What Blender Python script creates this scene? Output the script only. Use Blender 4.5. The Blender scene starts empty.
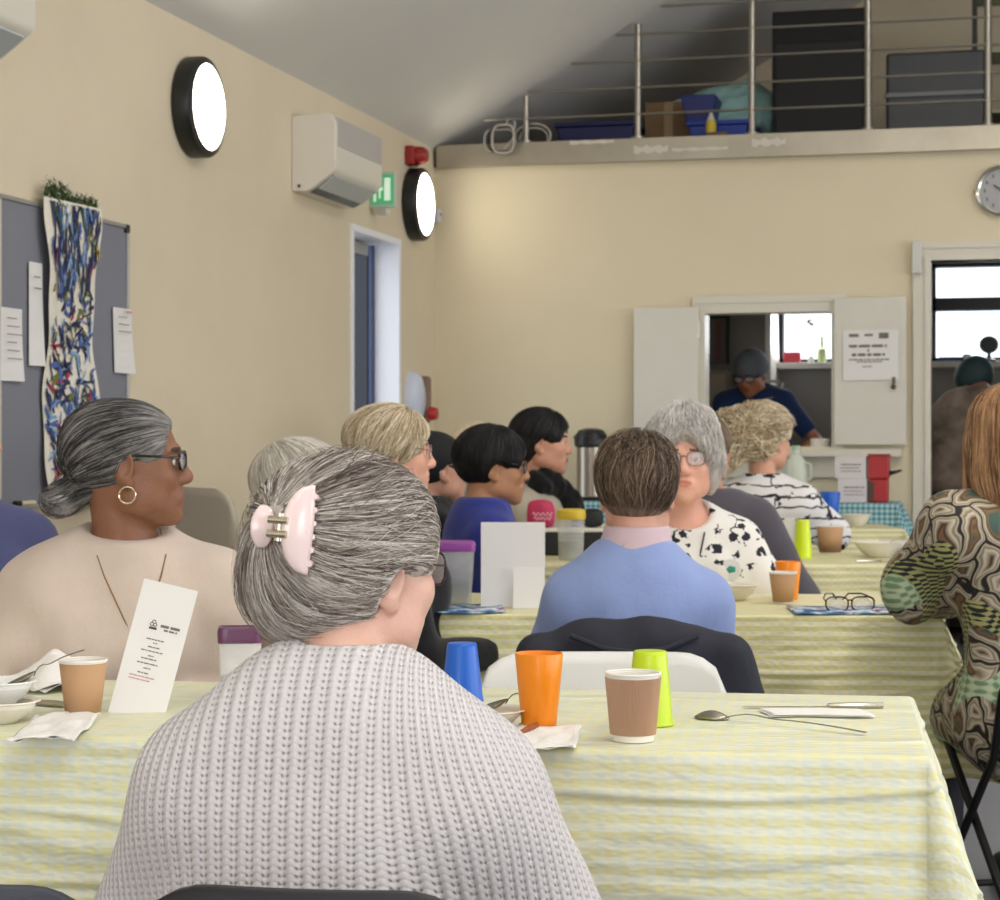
import bpy, math, random
import numpy as np
from mathutils import Vector, Matrix
random.seed(7); np.random.seed(7)
S = bpy.context.scene
C = S.collection
PI = math.pi
def R(d): return math.radians(d)

# ------------------------------------------------------------------ camera, world, lights
FPX, YAW, CAMZ, HOR = 2000.0, R(14.04), 1.20, 440.0
cam = bpy.data.cameras.new('camera'); cam_o = bpy.data.objects.new('camera', cam); C.objects.link(cam_o)
cam_o.location = (0, 0, CAMZ); cam_o.rotation_euler = (PI/2, 0, YAW)
cam.sensor_width = 36; cam.lens = 72; cam.shift_y = -0.01; cam.clip_start = .05; cam.clip_end = 100
cam.dof.use_dof = True; cam.dof.focus_distance = 2.9; cam.dof.aperture_fstop = 14.0
S.camera = cam_o
w = bpy.data.worlds.new('world'); S.world = w; w.use_nodes = True
bg = w.node_tree.nodes['Background']; bg.inputs[0].default_value = (.86, .93, 1, 1); bg.inputs[1].default_value = 2.6
S.view_settings.view_transform = 'Standard'; S.view_settings.look = 'None'
S.view_settings.gamma = 1; S.view_settings.use_curve_mapping = False; S.view_settings.exposure = -0.12
def area(name, loc, rot, sx, sy, e, col=(1, 1, 1)):
    l = bpy.data.lights.new(name, 'AREA'); l.shape = 'RECTANGLE'; l.size = sx; l.size_y = sy; l.energy = e; l.color = col
    o = bpy.data.objects.new(name, l); C.objects.link(o); o.location = loc; o.rotation_euler = rot
    return o
# daylight through the glazing of the right-hand wall and the wall behind the viewer
for wy in (-1.2, 2.2, 5.6, 8.6):
    area('window_daylight', (5.9, wy, 1.75), (0, R(78), 0), 1.5, 2.0, 62 if wy < 7 else 50, (.97, .98, 1))
area('rear_daylight', (-.6, -3.85, 1.9), (R(82), 0, 0), 3.4, 2.0, 120, (.97, .98, 1))
# unseen lights high on the ridge; upward ones added to brighten the ceiling
for ly in (-1.5, 1.5, 4.5, 7.2):
    area('unseen_ridge_light', (1.5, ly, 4.6), (0, 0, 0), .3, 1.6, 45 if ly < 5 else 26, (1, .96, .90))
    area('ceiling_fill', (1.2, ly, 4.0), (PI, R(-25), 0), .3, 1.6, 48, (1, .96, .90))
# daylight of the two kitchen windows
for kx_, ke in ((-1.1, 9), (.45, 14)):
    area('kitchen_daylight', (kx_, 13.05, 2.02), (R(-75), 0, 0), .7 if ke < 10 else 1.3, .6, ke, (.96, .98, 1))

# ------------------------------------------------------------------ picture -> place helpers
cY, sY = math.cos(YAW), math.sin(YAW)
def P3(px, py, Z):
    u = (px-500)/FPX*Z; v = (HOR-py)/FPX*Z
    return np.array([u*cY - Z*sY, u*sY + Z*cY, CAMZ+v])
def G(px, Z):
    p = P3(px, HOR, Z); return float(p[0]), float(p[1])
def WY(px, py, Y):            # point of the plane y = Y seen at px, py
    q = (px-500)/FPX; X = Y*(cY*q - sY)/(cY + sY*q); Z = -sY*X + cY*Y
    return np.array([X, Y, CAMZ+(HOR-py)/FPX*Z])

# ------------------------------------------------------------------ materials
def lin(c):
    return tuple(((x/255)/12.92 if x/255 <= .04045 else ((x/255+.055)/1.055)**2.4) for x in c)
MATS = {}
class NT:
    def __init__(s, name):
        s.m = bpy.data.materials.new(name); s.m.use_nodes = True; s.t = s.m.node_tree
        s.b = s.t.nodes['Principled BSDF']
    def n(s, typ, **kw):
        nd = s.t.nodes.new(typ)
        for k, v in kw.items(): setattr(nd, k, v)
        return nd
    def l(s, a, b): s.t.links.new(a, b)
    def mth(s, op, a, b=None, c=None):
        nd = s.n('ShaderNodeMath', operation=op)
        for i, x in enumerate((a, b, c)):
            if x is None: continue
            if isinstance(x, (int, float)): nd.inputs[i].default_value = x
            else: s.l(x, nd.inputs[i])
        return nd.outputs[0]
    def mix(s, f, a, b):
        nd = s.n('ShaderNodeMix', data_type='RGBA')
        for i, x in ((0, f), (6, a), (7, b)):
            if isinstance(x, (int, float)): nd.inputs[i].default_value = x
            elif isinstance(x, tuple): nd.inputs[i].default_value = (*x[:3], 1)
            else: s.l(x, nd.inputs[i])
        return nd.outputs[2]
    def noise(s, vec, scale, detail=3, rough=.5):
        nd = s.n('ShaderNodeTexNoise'); nd.inputs['Scale'].default_value = scale
        nd.inputs['Detail'].default_value = detail; nd.inputs['Roughness'].default_value = rough
        if vec is not None: s.l(vec, nd.inputs['Vector'])
        return nd.outputs[0]
    def ramp(s, f, stops, interp='LINEAR'):
        nd = s.n('ShaderNodeValToRGB'); cr = nd.color_ramp; cr.interpolation = interp
        while len(cr.elements) < len(stops): cr.elements.new(.5)
        for e, (p, c) in zip(cr.elements, stops): e.position = p; e.color = (*c[:3], 1)
        s.l(f, nd.inputs[0]); return nd.outputs[0]
    def bump(s, h, strength=.3, dist=.01, normal=None):
        nd = s.n('ShaderNodeBump'); nd.inputs['Strength'].default_value = strength; nd.inputs['Distance'].default_value = dist
        s.l(h, nd.inputs['Height'])
        if normal is not None: s.l(normal, nd.inputs['Normal'])
        return nd.outputs[0]
    def obj(s): return s.n('ShaderNodeTexCoord').outputs['Object']
    def attr(s, name): return s.n('ShaderNodeAttribute', attribute_name=name).outputs['Vector']
    def mapping(s, vec, scale=(1, 1, 1), rot=(0, 0, 0)):
        nd = s.n('ShaderNodeMapping'); nd.inputs['Scale'].default_value = scale; nd.inputs['Rotation'].default_value = rot
        s.l(vec, nd.inputs['Vector']); return nd.outputs[0]
def mat(name, col, rough=.6, metal=0, var=0, vscale=8, bump=0, bscale=60, emit=0, trans=0, alpha=1, sheen=0, spec=.5, ecol=None, sss=0):
    if name in MATS: return MATS[name]
    t = NT(name); b = t.b; c = lin(col)
    b.inputs['Base Color'].default_value = (*c, 1); b.inputs['Roughness'].default_value = rough
    b.inputs['Metallic'].default_value = metal; b.inputs['Specular IOR Level'].default_value = spec
    if var:
        f = t.noise(t.obj(), vscale, 5, .6)
        t.l(t.ramp(f, [(.3, tuple(x*(1-var) for x in c)), (.7, tuple(min(1, x*(1+var)) for x in c))]), b.inputs['Base Color'])
    if bump:
        t.l(t.bump(t.noise(t.obj(), bscale, 4), bump, .01), b.inputs['Normal'])
    if emit:
        b.inputs['Emission Color'].default_value = (*(lin(ecol) if ecol else c), 1); b.inputs['Emission Strength'].default_value = emit
    if trans: b.inputs['Transmission Weight'].default_value = trans; b.inputs['IOR'].default_value = 1.15
    if sheen: b.inputs['Sheen Weight'].default_value = sheen
    if sss:
        b.inputs['Subsurface Weight'].default_value = sss; b.inputs['Subsurface Radius'].default_value = (.012, .005, .003)
        b.inputs['Subsurface Scale'].default_value = 1
    if alpha < 1: b.inputs['Alpha'].default_value = alpha
    MATS[name] = t.m; return t.m

# ------------------------------------------------------------------ mesh building
def link(name, me, parent=None):
    o = bpy.data.objects.new(name, me); C.objects.link(o)
    if parent is not None: o.parent = parent
    return o
class MB:
    def __init__(s): s.v = []; s.f = []; s.mi = []; s.n = 0; s.uv = []
    def add(s, v, f, mi=0, uv=None):
        v = np.asarray(v, float).reshape(-1, 3); s.v.append(v)
        for q in f: s.f.append(tuple(int(i)+s.n for i in q)); s.mi.append(mi)
        s.uv.append(np.zeros((len(v), 3)) if uv is None else np.asarray(uv, float))
        s.n += len(v); return s
    def box(s, lo, hi, mi=0, rz=0, at=None, rot=None):
        lo = np.array(lo, float); hi = np.array(hi, float)
        v = np.array([[x, y, z] for x in (0, 1) for y in (0, 1) for z in (0, 1)], float)*(hi-lo)+lo
        if rot is not None: v = v @ np.array(rot).T
        if rz: c, n_ = math.cos(rz), math.sin(rz); v = v @ np.array([[c, -n_, 0], [n_, c, 0], [0, 0, 1]]).T
        if at is not None: v = v+np.array(at)
        return s.add(v, [(0, 1, 3, 2), (4, 6, 7, 5), (0, 4, 5, 1), (2, 3, 7, 6), (0, 2, 6, 4), (1, 5, 7, 3)], mi)
    def tube(s, pts, r, seg=8, mi=0, closed=False, flat=1.0):
        p = np.asarray(pts, float); n = len(p)
        if np.isscalar(r): r = np.full(n, r)
        t = np.gradient(p, axis=0) if not closed else np.roll(p, -1, 0)-np.roll(p, 1, 0)
        t /= np.linalg.norm(t, axis=1, keepdims=True)+1e-12
        up = np.array([0, 0, 1.]) if abs(t[0][2]) < .9 else np.array([1., 0, 0])
        V = []; a = up
        for i in range(n):
            a = a-t[i]*np.dot(a, t[i]); a /= np.linalg.norm(a)+1e-12; b = np.cross(t[i], a)
            for k in range(seg):
                th = 2*PI*k/seg; V.append(p[i]+r[i]*(math.cos(th)*a*flat+math.sin(th)*b))
        F = []
        for i in range(n if closed else n-1):
            j = (i+1) % n
            for k in range(seg):
                k2 = (k+1) % seg; F.append((i*seg+k, i*seg+k2, j*seg+k2, j*seg+k))
        if not closed: F.append(tuple(range(seg))[::-1]); F.append(tuple((n-1)*seg+k for k in range(seg)))
        return s.add(V, F, mi)
    def lathe(s, prof, seg=32, at=(0, 0, 0), mi=0, mis=None, M=None, sx=1, sy=1):
        n = len(prof); V = []
        for i in range(seg):
            a = 2*PI*i/seg
            for r, z in prof: V.append([r*math.cos(a)*sx, r*math.sin(a)*sy, z])
        V = np.array(V)
        if M is not None: V = V @ np.array(M).T
        V = V+np.array(at)
        F = []; I = []
        for i in range(seg):
            j = (i+1) % seg
            for k in range(n-1):
                F.append((i*n+k, j*n+k, j*n+k+1, i*n+k+1)); I.append(mis[k] if mis else mi)
        b0 = s.n; s.add(V, F, 0)
        s.mi[-len(F):] = I
        return s
    def grid(s, V, nu, nv, mi=0, uv=None, closed_u=False):
        F = []
        for i in range(nu if closed_u else nu-1):
            for j in range(nv-1):
                i2 = (i+1) % nu
                F.append((i*nv+j, i2*nv+j, i2*nv+j+1, i*nv+j+1))
        return s.add(V, F, mi, uv)
    def build(s, name, mats, parent=None, smooth=True, bevel=0, angle=35, loc=None, uvname=None, solid=0, rz=0):
        me = bpy.data.meshes.new(name)
        V = np.concatenate(s.v); me.from_pydata(V.tolist(), [], s.f)
        if not isinstance(mats, (list, tuple)): mats = [mats]
        for m in mats: me.materials.append(m)
        me.polygons.foreach_set('material_index', s.mi)
        me.polygons.foreach_set('use_smooth', [smooth]*len(s.f))
        if uvname:
            a = me.attributes.new(uvname, 'FLOAT_VECTOR', 'POINT'); a.data.foreach_set('vector', np.concatenate(s.uv).astype(np.float32).ravel())
        me.update()
        o = link(name, me, parent)
        if loc is not None: o.location = loc
        o.rotation_euler.z = rz
        if solid: md = o.modifiers.new('solid', 'SOLIDIFY'); md.thickness = solid; md.offset = 0
        if bevel: md = o.modifiers.new('bevel', 'BEVEL'); md.width = bevel; md.segments = 3; md.limit_method = 'ANGLE'; md.angle_limit = R(40); me.polygons.foreach_set('use_smooth', [True]*len(s.f)); md.harden_normals = True
        elif smooth: me.set_sharp_from_angle(angle=R(angle))
        return o
def tag(o, label=None, cat=None, group=None, kind=None):
    for k, v in (('label', label), ('category', cat), ('group', group), ('kind', kind)):
        if v: o[k] = v
    return o
def thing(name, label, cat, loc=(0, 0, 0), rz=0, group=None):
    o = bpy.data.objects.new(name, None); C.objects.link(o); o.empty_display_size = .1
    o.location = [float(x) for x in loc]; o.rotation_euler = (0, 0, rz)
    return tag(o, label, cat, group)
def struct(name, mb, m, parent=None, **kw):
    o = mb.build(name, m, parent, **kw)
    if parent is None: o['kind'] = 'structure'
    return o
def copy_tree(o, parent=None):
    c = o.copy(); C.objects.link(c); c.parent = parent
    for ch in list(o.children): copy_tree(ch, c)
    return c

# ------------------------------------------------------------------ implicit surfaces -> one continuous mesh
def caps(P, a, b, ra, rb):
    a = np.array(a, np.float32); b = np.array(b, np.float32); ab = b-a
    h = np.clip(((P-a) @ ab)/(ab @ ab+1e-9), 0, 1)
    return np.linalg.norm(P-a-h[:, None]*ab, axis=1)-(ra+(rb-ra)*h)
def ell(P, c, r, M=None):
    q = P-np.array(c, np.float32)
    if M is not None: q = q @ np.array(M, np.float32)
    r = np.array(r, np.float32)
    k0 = np.linalg.norm(q/r, axis=1); k1 = np.linalg.norm(q/(r*r), axis=1)+1e-9
    return k0*(k0-1)/k1
def smin(a, b, k):
    h = np.maximum(k-np.abs(a-b), 0)/k
    return np.minimum(a, b)-h*h*k*.25
def smax(a, b, k): return -smin(-a, -b, k)
def surfnet(F, xs, ys, zs):
    nx, ny, nz = F.shape; X = [xs, ys, zs]; s = F < 0; sh = (nx-1, ny-1, nz-1); N = sh[0]*sh[1]*sh[2]
    acc = np.zeros((N, 3)); cnt = np.zeros(N); edges = []
    for ax in range(3):
        sl0 = [slice(None)]*3; sl1 = [slice(None)]*3; sl0[ax] = slice(0, -1); sl1[ax] = slice(1, None)
        c = s[tuple(sl0)] != s[tuple(sl1)]
        o1, o2 = [a for a in range(3) if a != ax]
        m = np.ones_like(c)
        for o in (o1, o2):
            e = [slice(None)]*3; e[o] = 0; m[tuple(e)] = False
            e[o] = -1; m[tuple(e)] = False
        I = np.array(np.nonzero(c & m))
        J = I.copy(); J[ax] += 1
        f0 = F[tuple(I)]; f1 = F[tuple(J)]; t = f0/(f0-f1)
        pt = np.zeros((I.shape[1], 3))
        for a in range(3):
            pt[:, a] = X[a][I[a]] if a != ax else X[a][I[a]]*(1-t)+X[a][J[a]]*t
        ids = []
        for d1, d2 in ((-1, -1), (0, -1), (0, 0), (-1, 0)):
            K = I.copy(); K[o1] += d1; K[o2] += d2
            cid = (K[0]*sh[1]+K[1])*sh[2]+K[2]; ids.append(cid)
            for a in range(3): acc[:, a] += np.bincount(cid, pt[:, a], N)
            cnt += np.bincount(cid, minlength=N)
        q = np.stack(ids, 1); flip = (f0 > 0) ^ (ax == 1)
        q[flip] = q[flip][:, ::-1]
        edges.append(q)
    used = np.nonzero(cnt)[0]; mp = np.full(N, -1); mp[used] = np.arange(len(used))
    return acc[used]/cnt[used][:, None], mp[np.concatenate(edges)]
def axis(lo, hi, h, zones=()):      # graded spacing: step h, finer inside the given (a, b, step) zones
    out = [lo]; x = lo
    while x < hi:
        st = h
        for a, b, hh in zones:
            if a-hh < x < b: st = min(st, hh)
            elif x < a and x+st > a: st = min(st, max(a-x, hh))
        x += st; out.append(x)
    return np.array(out, np.float32)
def field(f, xs, ys, zs, chunk=400000):
    g = np.stack(np.meshgrid(xs, ys, zs, indexing='ij'), -1).reshape(-1, 3).astype(np.float32)
    return np.concatenate([f(g[i:i+chunk]) for i in range(0, len(g), chunk)]).reshape(len(xs), len(ys), len(zs))
def mesh_np(V, Q, tri=None):
    return V, Q
def np_obj(name, V, Q, mats, parent=None, mi=None, attrs=None):
    me = bpy.data.meshes.new(name); n = len(Q); k = Q.shape[1]
    me.vertices.add(len(V)); me.vertices.foreach_set('co', V.astype(np.float32).ravel())
    me.loops.add(n*k); me.loops.foreach_set('vertex_index', Q.astype(np.int32).ravel())
    me.polygons.add(n); me.polygons.foreach_set('loop_start', np.arange(0, n*k, k, dtype=np.int32))
    if not isinstance(mats, (list, tuple)): mats = [mats]
    for m in mats: me.materials.append(m)
    me.update(calc_edges=True)
    if mi is not None: me.polygons.foreach_set('material_index', mi.astype(np.int32))
    me.polygons.foreach_set('use_smooth', np.ones(n, bool))
    for an, av in (attrs or {}).items():
        a = me.attributes.new(an, 'FLOAT_VECTOR', 'POINT'); a.data.foreach_set('vector', av.astype(np.float32).ravel())
    me.validate(); me.update()
    return link(name, me, parent)
def rotm(yaw=0, pitch=0, roll=0):
    return np.array((Matrix.Rotation(yaw, 3, 'Z') @ Matrix.Rotation(pitch, 3, 'X') @ Matrix.Rotation(roll, 3, 'Y')), np.float32)

# ------------------------------------------------------------------ people
def head_sdf(P, fem=1.0, age=0.0, ears=True):
    d = ell(P, (0, -.012, .032), (.073, .094, .083))
    d = smin(d, ell(P, (0, .025, -.028), (.062, .066, .072)), .035)
    d = smin(d, ell(P, (0, .052, -.078), (.036*(1.1 if fem < 1 else 1), .036, .030)), .04)
    d = smin(d, ell(P, (0, .078, -.094), (.016, .014, .014)), .02)
    for s in (-1, 1):
        d = smin(d, ell(P, (s*.042, .058, -.018), (.022, .022, .022)), .03)          # cheekbone
        d = smin(d, ell(P, (s*.052, .018, -.064), (.016, .034, .022)), .035)        # jaw angle
        d = smax(d, -ell(P, (s*.031, .094, .012), (.019, .016, .013)), .018)         # eye socket
        d = smin(d, caps(P, (s*.016, .083, .030), (s*.046, .070, .030), .008, .006), .014)   # brow ridge
        d = smin(d, caps(P, (s*.020, .0835, .0165), (s*.042, .0765, .0150), .0055, .005), .005)   # upper lid
        d = smin(d, caps(P, (s*.020, .0815, .0015), (s*.041, .075, .003), .0045, .004), .006)
        d = smin(d, ell(P, (s*.013, .095, -.026), (.0085, .011, .008)), .008)        # nostril wing
    d = smin(d, caps(P, (0, .083, .022), (0, .101, -.018), .008, .0115), .014)
    d = smin(d, ell(P, (0, .103, -.021), (.0110, .010, .0095)), .010)
    d = smin(d, ell(P, (0, .080, -.056), (.026, .017, .016)), .014)                  # muzzle
    d = smin(d, caps(P, (-.016, .0895, -.0510), (.016, .0895, -.0510), .0045, .0045), .008)
    d = smin(d, caps(P, (-.014, .0885, -.0605), (.014, .0885, -.0605), .0052, .0052), .008)
    d = smax(d, -caps(P, (-.02, .099, -.0555), (.02, .099, -.0555), .0022, .0022), .004)
    if ears:
        for s in (-1, 1):
            M = rotm(s*-.32, -.18, 0)
            e = ell(P, (s*.077, -.006, -.004), (.0075, .0175, .032), M)
            e = smin(e, ell(P, (s*.074, .002, -.032), (.0075, .009, .010), M), .008)
            e = smax(e, -ell(P, (s*.086, -.002, .002), (.008, .0105, .020), M), .006)
            d = smin(d, e, .008)
    return d
def fold_noise(P, amp, f=18, seed=0):
    rs = np.random.RandomState(seed); o = np.zeros(len(P), np.float32)
    for k in range(5):
        d = rs.randn(3); d /= np.linalg.norm(d); d = d*f*(1+.6*k)
        ph = rs.rand()*6; o += np.sin(P @ d.astype(np.float32)+ph+1.5*np.sin(P @ (rs.randn(3)*f*.5).astype(np.float32)))/(1+.6*k)
    return o*amp*.5
def hairmat(name, dark, mid, light, rough=.5, freq=1.0, bump=.6, gw=.22):
    if name in MATS: return MATS[name]
    t = NT(name); v = t.attr('flow')
    f = t.noise(v, freq, 4, .65); g = t.noise(v, freq*.3, 2)
    rnd = t.n('ShaderNodeNewGeometry').outputs['Random Per Island']
    m = t.mth('ADD', t.mth('MULTIPLY', f, .6), t.mth('ADD', t.mth('ADD', t.mth('MULTIPLY', g, gw), .18-gw*.5), t.mth('MULTIPLY', t.mth('SUBTRACT', rnd, .5), .35)))
    t.l(t.ramp(m, [(.28, lin(dark)), (.48, lin(mid)), (.68, lin(light))]), t.b.inputs['Base Color'])
    t.b.inputs['Roughness'].default_value = rough; t.b.inputs['Specular IOR Level'].default_value = .35
    t.l(t.bump(f, bump, .006), t.b.inputs['Normal'])
    MATS[name] = t.m; return t.m
def pole_frame(pole):
    p = np.array(pole, float); p /= np.linalg.norm(p); a = np.cross(p, [0, 0, 1.]) if abs(p[2]) < .9 else np.cross(p, [1., 0, 0])
    a /= np.linalg.norm(a); b = np.cross(p, a); return p, a, b
def flow_attr(V, cen, pole, kf=9.0, kp=1.3):
    p, a, b = pole_frame(pole); q = V-np.array(cen); q = q/(np.linalg.norm(q, axis=1, keepdims=True)+1e-9)
    pol = np.arccos(np.clip(q @ p, -1, 1)); x = q @ a; y = q @ b; r = np.hypot(x, y)+1e-6
    return np.stack([x/r*kf, y/r*kf, pol*kp], 1)
def strands(sdf, cen, pole, n, az=(0, 2*PI), pol=(.15, 2.2), rad=.0007, off=.002, wig=.05, curl=0, npt=14, jit=.25, rmax=.25, seed=1, swirl=0.0):
    rs = np.random.RandomState(seed); p, a, b = pole_frame(pole); cen = np.array(cen)
    az0 = rs.uniform(az[0], az[1], n); s0 = pol[0]+rs.rand(n)*jit*(pol[1]-pol[0]); s1 = pol[1]-rs.rand(n)**2*.6*(pol[1]-pol[0])
    t = np.linspace(0, 1, npt); pl = s0[:, None]+(s1-s0)[:, None]*t
    az_ = az0[:, None]+swirl*pl+wig*np.sin(t*PI*1.5+rs.rand(n)[:, None]*6)*t
    if curl:
        ph = rs.rand(n)[:, None]*6; az_ = az_+curl*np.sin(t*PI*5+ph)
    d = np.cos(pl)[..., None]*p+np.sin(pl)[..., None]*(np.cos(az_)[..., None]*a+np.sin(az_)[..., None]*b)
    D = d.reshape(-1, 3); lo = np.zeros(len(D)); hi = np.full(len(D), rmax)
    st = np.linspace(.03, rmax, 26); ins = np.stack([sdf((cen+D*x).astype(np.float32)) < 0 for x in st], 1)
    last = np.where(ins.any(1), ins.shape[1]-1-np.argmax(ins[:, ::-1], 1), 0)
    lo = st[last]; hi = np.minimum(lo+st[1]-st[0], rmax)
    for _ in range(7):
        mi = (lo+hi)/2; c = sdf((cen+D*mi[:, None]).astype(np.float32)) < 0
        lo = np.where(c, mi, lo); hi = np.where(c, hi, mi)
    offs = (rs.rand(n)[:, None]*off + (np.sin(t*PI*5+ph+1.5)*.006+.004 if curl else 0))*np.ones((n, npt))
    r = lo.reshape(n, npt)
    pts = cen+d*(r+offs)[..., None]
    # drop to smooth path
    for _ in range(2): pts[:, 1:-1] = (pts[:, :-2]+2*pts[:, 1:-1]+pts[:, 2:])/4
    tg = np.gradient(pts, axis=1); tg /= np.linalg.norm(tg, axis=2, keepdims=True)+1e-9
    side = np.cross(tg, d); side /= np.linalg.norm(side, axis=2, keepdims=True)+1e-9
    rr = (rad*(.6+.8*rs.rand(n)))[:, None]*np.minimum(1, (1.04-t)*5)
    up = np.cross(side, tg)
    V = np.stack([pts+side*rr[..., None]*1.3, pts-side*rr[..., None]*1.3, pts+up*rr[..., None]*1.2*np.sign((up*d).sum(-1, keepdims=True))], 2)   # n,npt,3,3
    idx = np.arange(n*npt*3).reshape(n, npt, 3); Q = []
    for k in range(3):
        k2 = (k+1) % 3
        Q.append(np.stack([idx[:, :-1, k], idx[:, :-1, k2], idx[:, 1:, k2], idx[:, 1:, k]], -1).reshape(-1, 4))
    V = V.reshape(-1, 3)
    fl = np.stack([np.cos(az0)*9, np.sin(az0)*9, np.zeros(n)], 1)[:, None, None, :]+np.zeros((n, npt, 3, 3)); fl[..., 2] = (pl*1.3)[:, :, None]
    return V, np.concatenate(Q), fl.reshape(-1, 3)

def make_hair(parent, hs, style, m, h=.005):
    """style: add/sub lists of (centre, radii), pole, cen, strands; head-local metres"""
    def f(P):
        d = ell(P, (0, -.018, .034), style.get('cap', (.086, .110, .094)))
        for c, r in style.get('add', ()): d = smin(d, ell(P, c, r), style.get('k', .03))
        for a, b, ra, rb in style.get('capsules', ()): d = smin(d, caps(P, a, b, ra, rb), .02)
        zc = style.get('zmin', -.07)
        d = smax(d, zc-P[:, 2], .02)
        for c, r in style.get('sub', [((0, .135, -.045), (.083, .100, .125))]): d = smax(d, -ell(P, c, r), .008)
        if style.get('ears', True):
            for s in (-1, 1):
                d = smax(d, -ell(P, (s*.088, .016, -.028), (.035, .032, .046)), .01)
                d = smax(d, -ell(P, (s*.088, .058, -.048), (.045, .048, .062)), .008)
        for c, r in style.get('late', ()): d = smin(d, ell(P, c, r), .02)
        if style.get('rough'): d = d+fold_noise(P, style['rough'], style.get('rf', 90), 3)
        return d.astype(np.float32)
    ext = style.get('ext', ((-.14, .14), (-.17, .12), (-.16, .17)))
    ax = [axis(e[0], e[1], h) for e in ext]
    V, Q = surfnet(field(f, *ax), *ax)
    pole = style.get('pole', (0, -.6, 1)); cen = style.get('cen', (0, -.015, .02))
    FL = flow_attr(V, cen, pole, 9*style.get('kf', 1))
    V = V.astype(float)
    for i, sp in enumerate(style.get('strands', ())):
        sp = dict(sp); v2, q2, f2 = strands(f, sp.pop('cen', cen), sp.pop('pole', pole), seed=11+i, **sp)
        Q = np.concatenate([Q, q2+len(V)]); V = np.concatenate([V, v2]); FL = np.concatenate([FL, f2])
    o = np_obj(style.get('name', 'hair'), V, Q, m, parent, attrs={'flow': FL}); return o

EYEW = mat('eye_white', (225, 222, 216), .25); PUP = mat('pupil', (15, 12, 12), .2)
def glasses(parent, m, lensm=None, rx=.026, rz=.019, th=.0016, y=.098, z=.010, temple=True):
    b = MB()
    for s in (-1, 1):
        pts = []
        for k in range(28):
            a = 2*PI*k/28; ca, sa = math.cos(a), math.sin(a)
            pts.append((s*.032+rx*math.copysign(abs(ca)**.75, ca), y-abs(s*.032+rx*ca)*.18+.004, z+rz*math.copysign(abs(sa)**.75, sa)))
        b.tube(pts, th, 6, closed=True)
        if temple: b.tube([(s*.059, y-.008, z+.006), (s*.073, y-.03, z+.008), (s*.079, .0, z+.010), (s*.080, -.012, z+.002), (s*.079, -.022, z-.02)], th*.8, 6)
    b.tube([(-.009, y, z+.004), (0, y+.002, z+.008), (.009, y, z+.004)], th, 6)
    g = b.build('glasses', m, parent)
    l = MB()
    for s in (-1, 1):
        pts = [(s*.032+rx*.96*math.copysign(abs(math.cos(a))**.75, math.cos(a)), y-abs(s*.032+rx*math.cos(a))*.18+.004, z+rz*.96*math.copysign(abs(math.sin(a))**.75, math.sin(a))) for a in np.linspace(0, 2*PI, 28, endpoint=False)]
        l.add(pts, [tuple(range(28))])
    lm = NT('spectacle_lens'+m.name); lm.b.inputs['Base Color'].default_value = (.9, .92, .95, 1)
    lm.b.inputs['Alpha'].default_value = .22; lm.b.inputs['Roughness'].default_value = .05
    l.build('lens', lm.m, g, solid=.0008)
    return g

def hand_sdf(P, w, d, up, s):
    """w wrist, d forward unit, up = back-of-hand unit, s side of the thumb (+1/-1)"""
    d = np.array(d, float); d /= np.linalg.norm(d); up = np.array(up, float); up -= d*np.dot(up, d); up /= np.linalg.norm(up)
    x = np.cross(d, up)*s; w = np.array(w, float)
    at = lambda a, b, c: w+d*a+x*b+up*c
    M = np.stack([d, x, up], 1)
    r = ell(P, at(.045, 0, 0), (.050, .038, .015), M)
    for i, (o, L) in enumerate(((.028, .068), (.009, .076), (-.010, .070), (-.028, .055))):
        k0 = at(.082-.004*abs(i-1), o, .002); k1 = k0+d*L*.48-up*.012; k2 = k1+d*L*.28-up*.018; k3 = k2+d*L*.12-up*.015
        r = smin(r, np.minimum(np.minimum(caps(P, k0, k1, .0095, .0085), caps(P, k1, k2, .0085, .0078)), caps(P, k2, k3, .0078, .007)), .006)
    t0 = at(.022, .022, -.003); t1 = at(.052, .050, -.012); t2 = at(.078, .055, -.018)
    r = smin(r, caps(P, t0, t1, .013, .0105), .012); r = np.minimum(r, caps(P, t1, t2, .0105, .0085))
    return smin(r, caps(P, w-d*.03, w+d*.01, .026, .024), .02)

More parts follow.
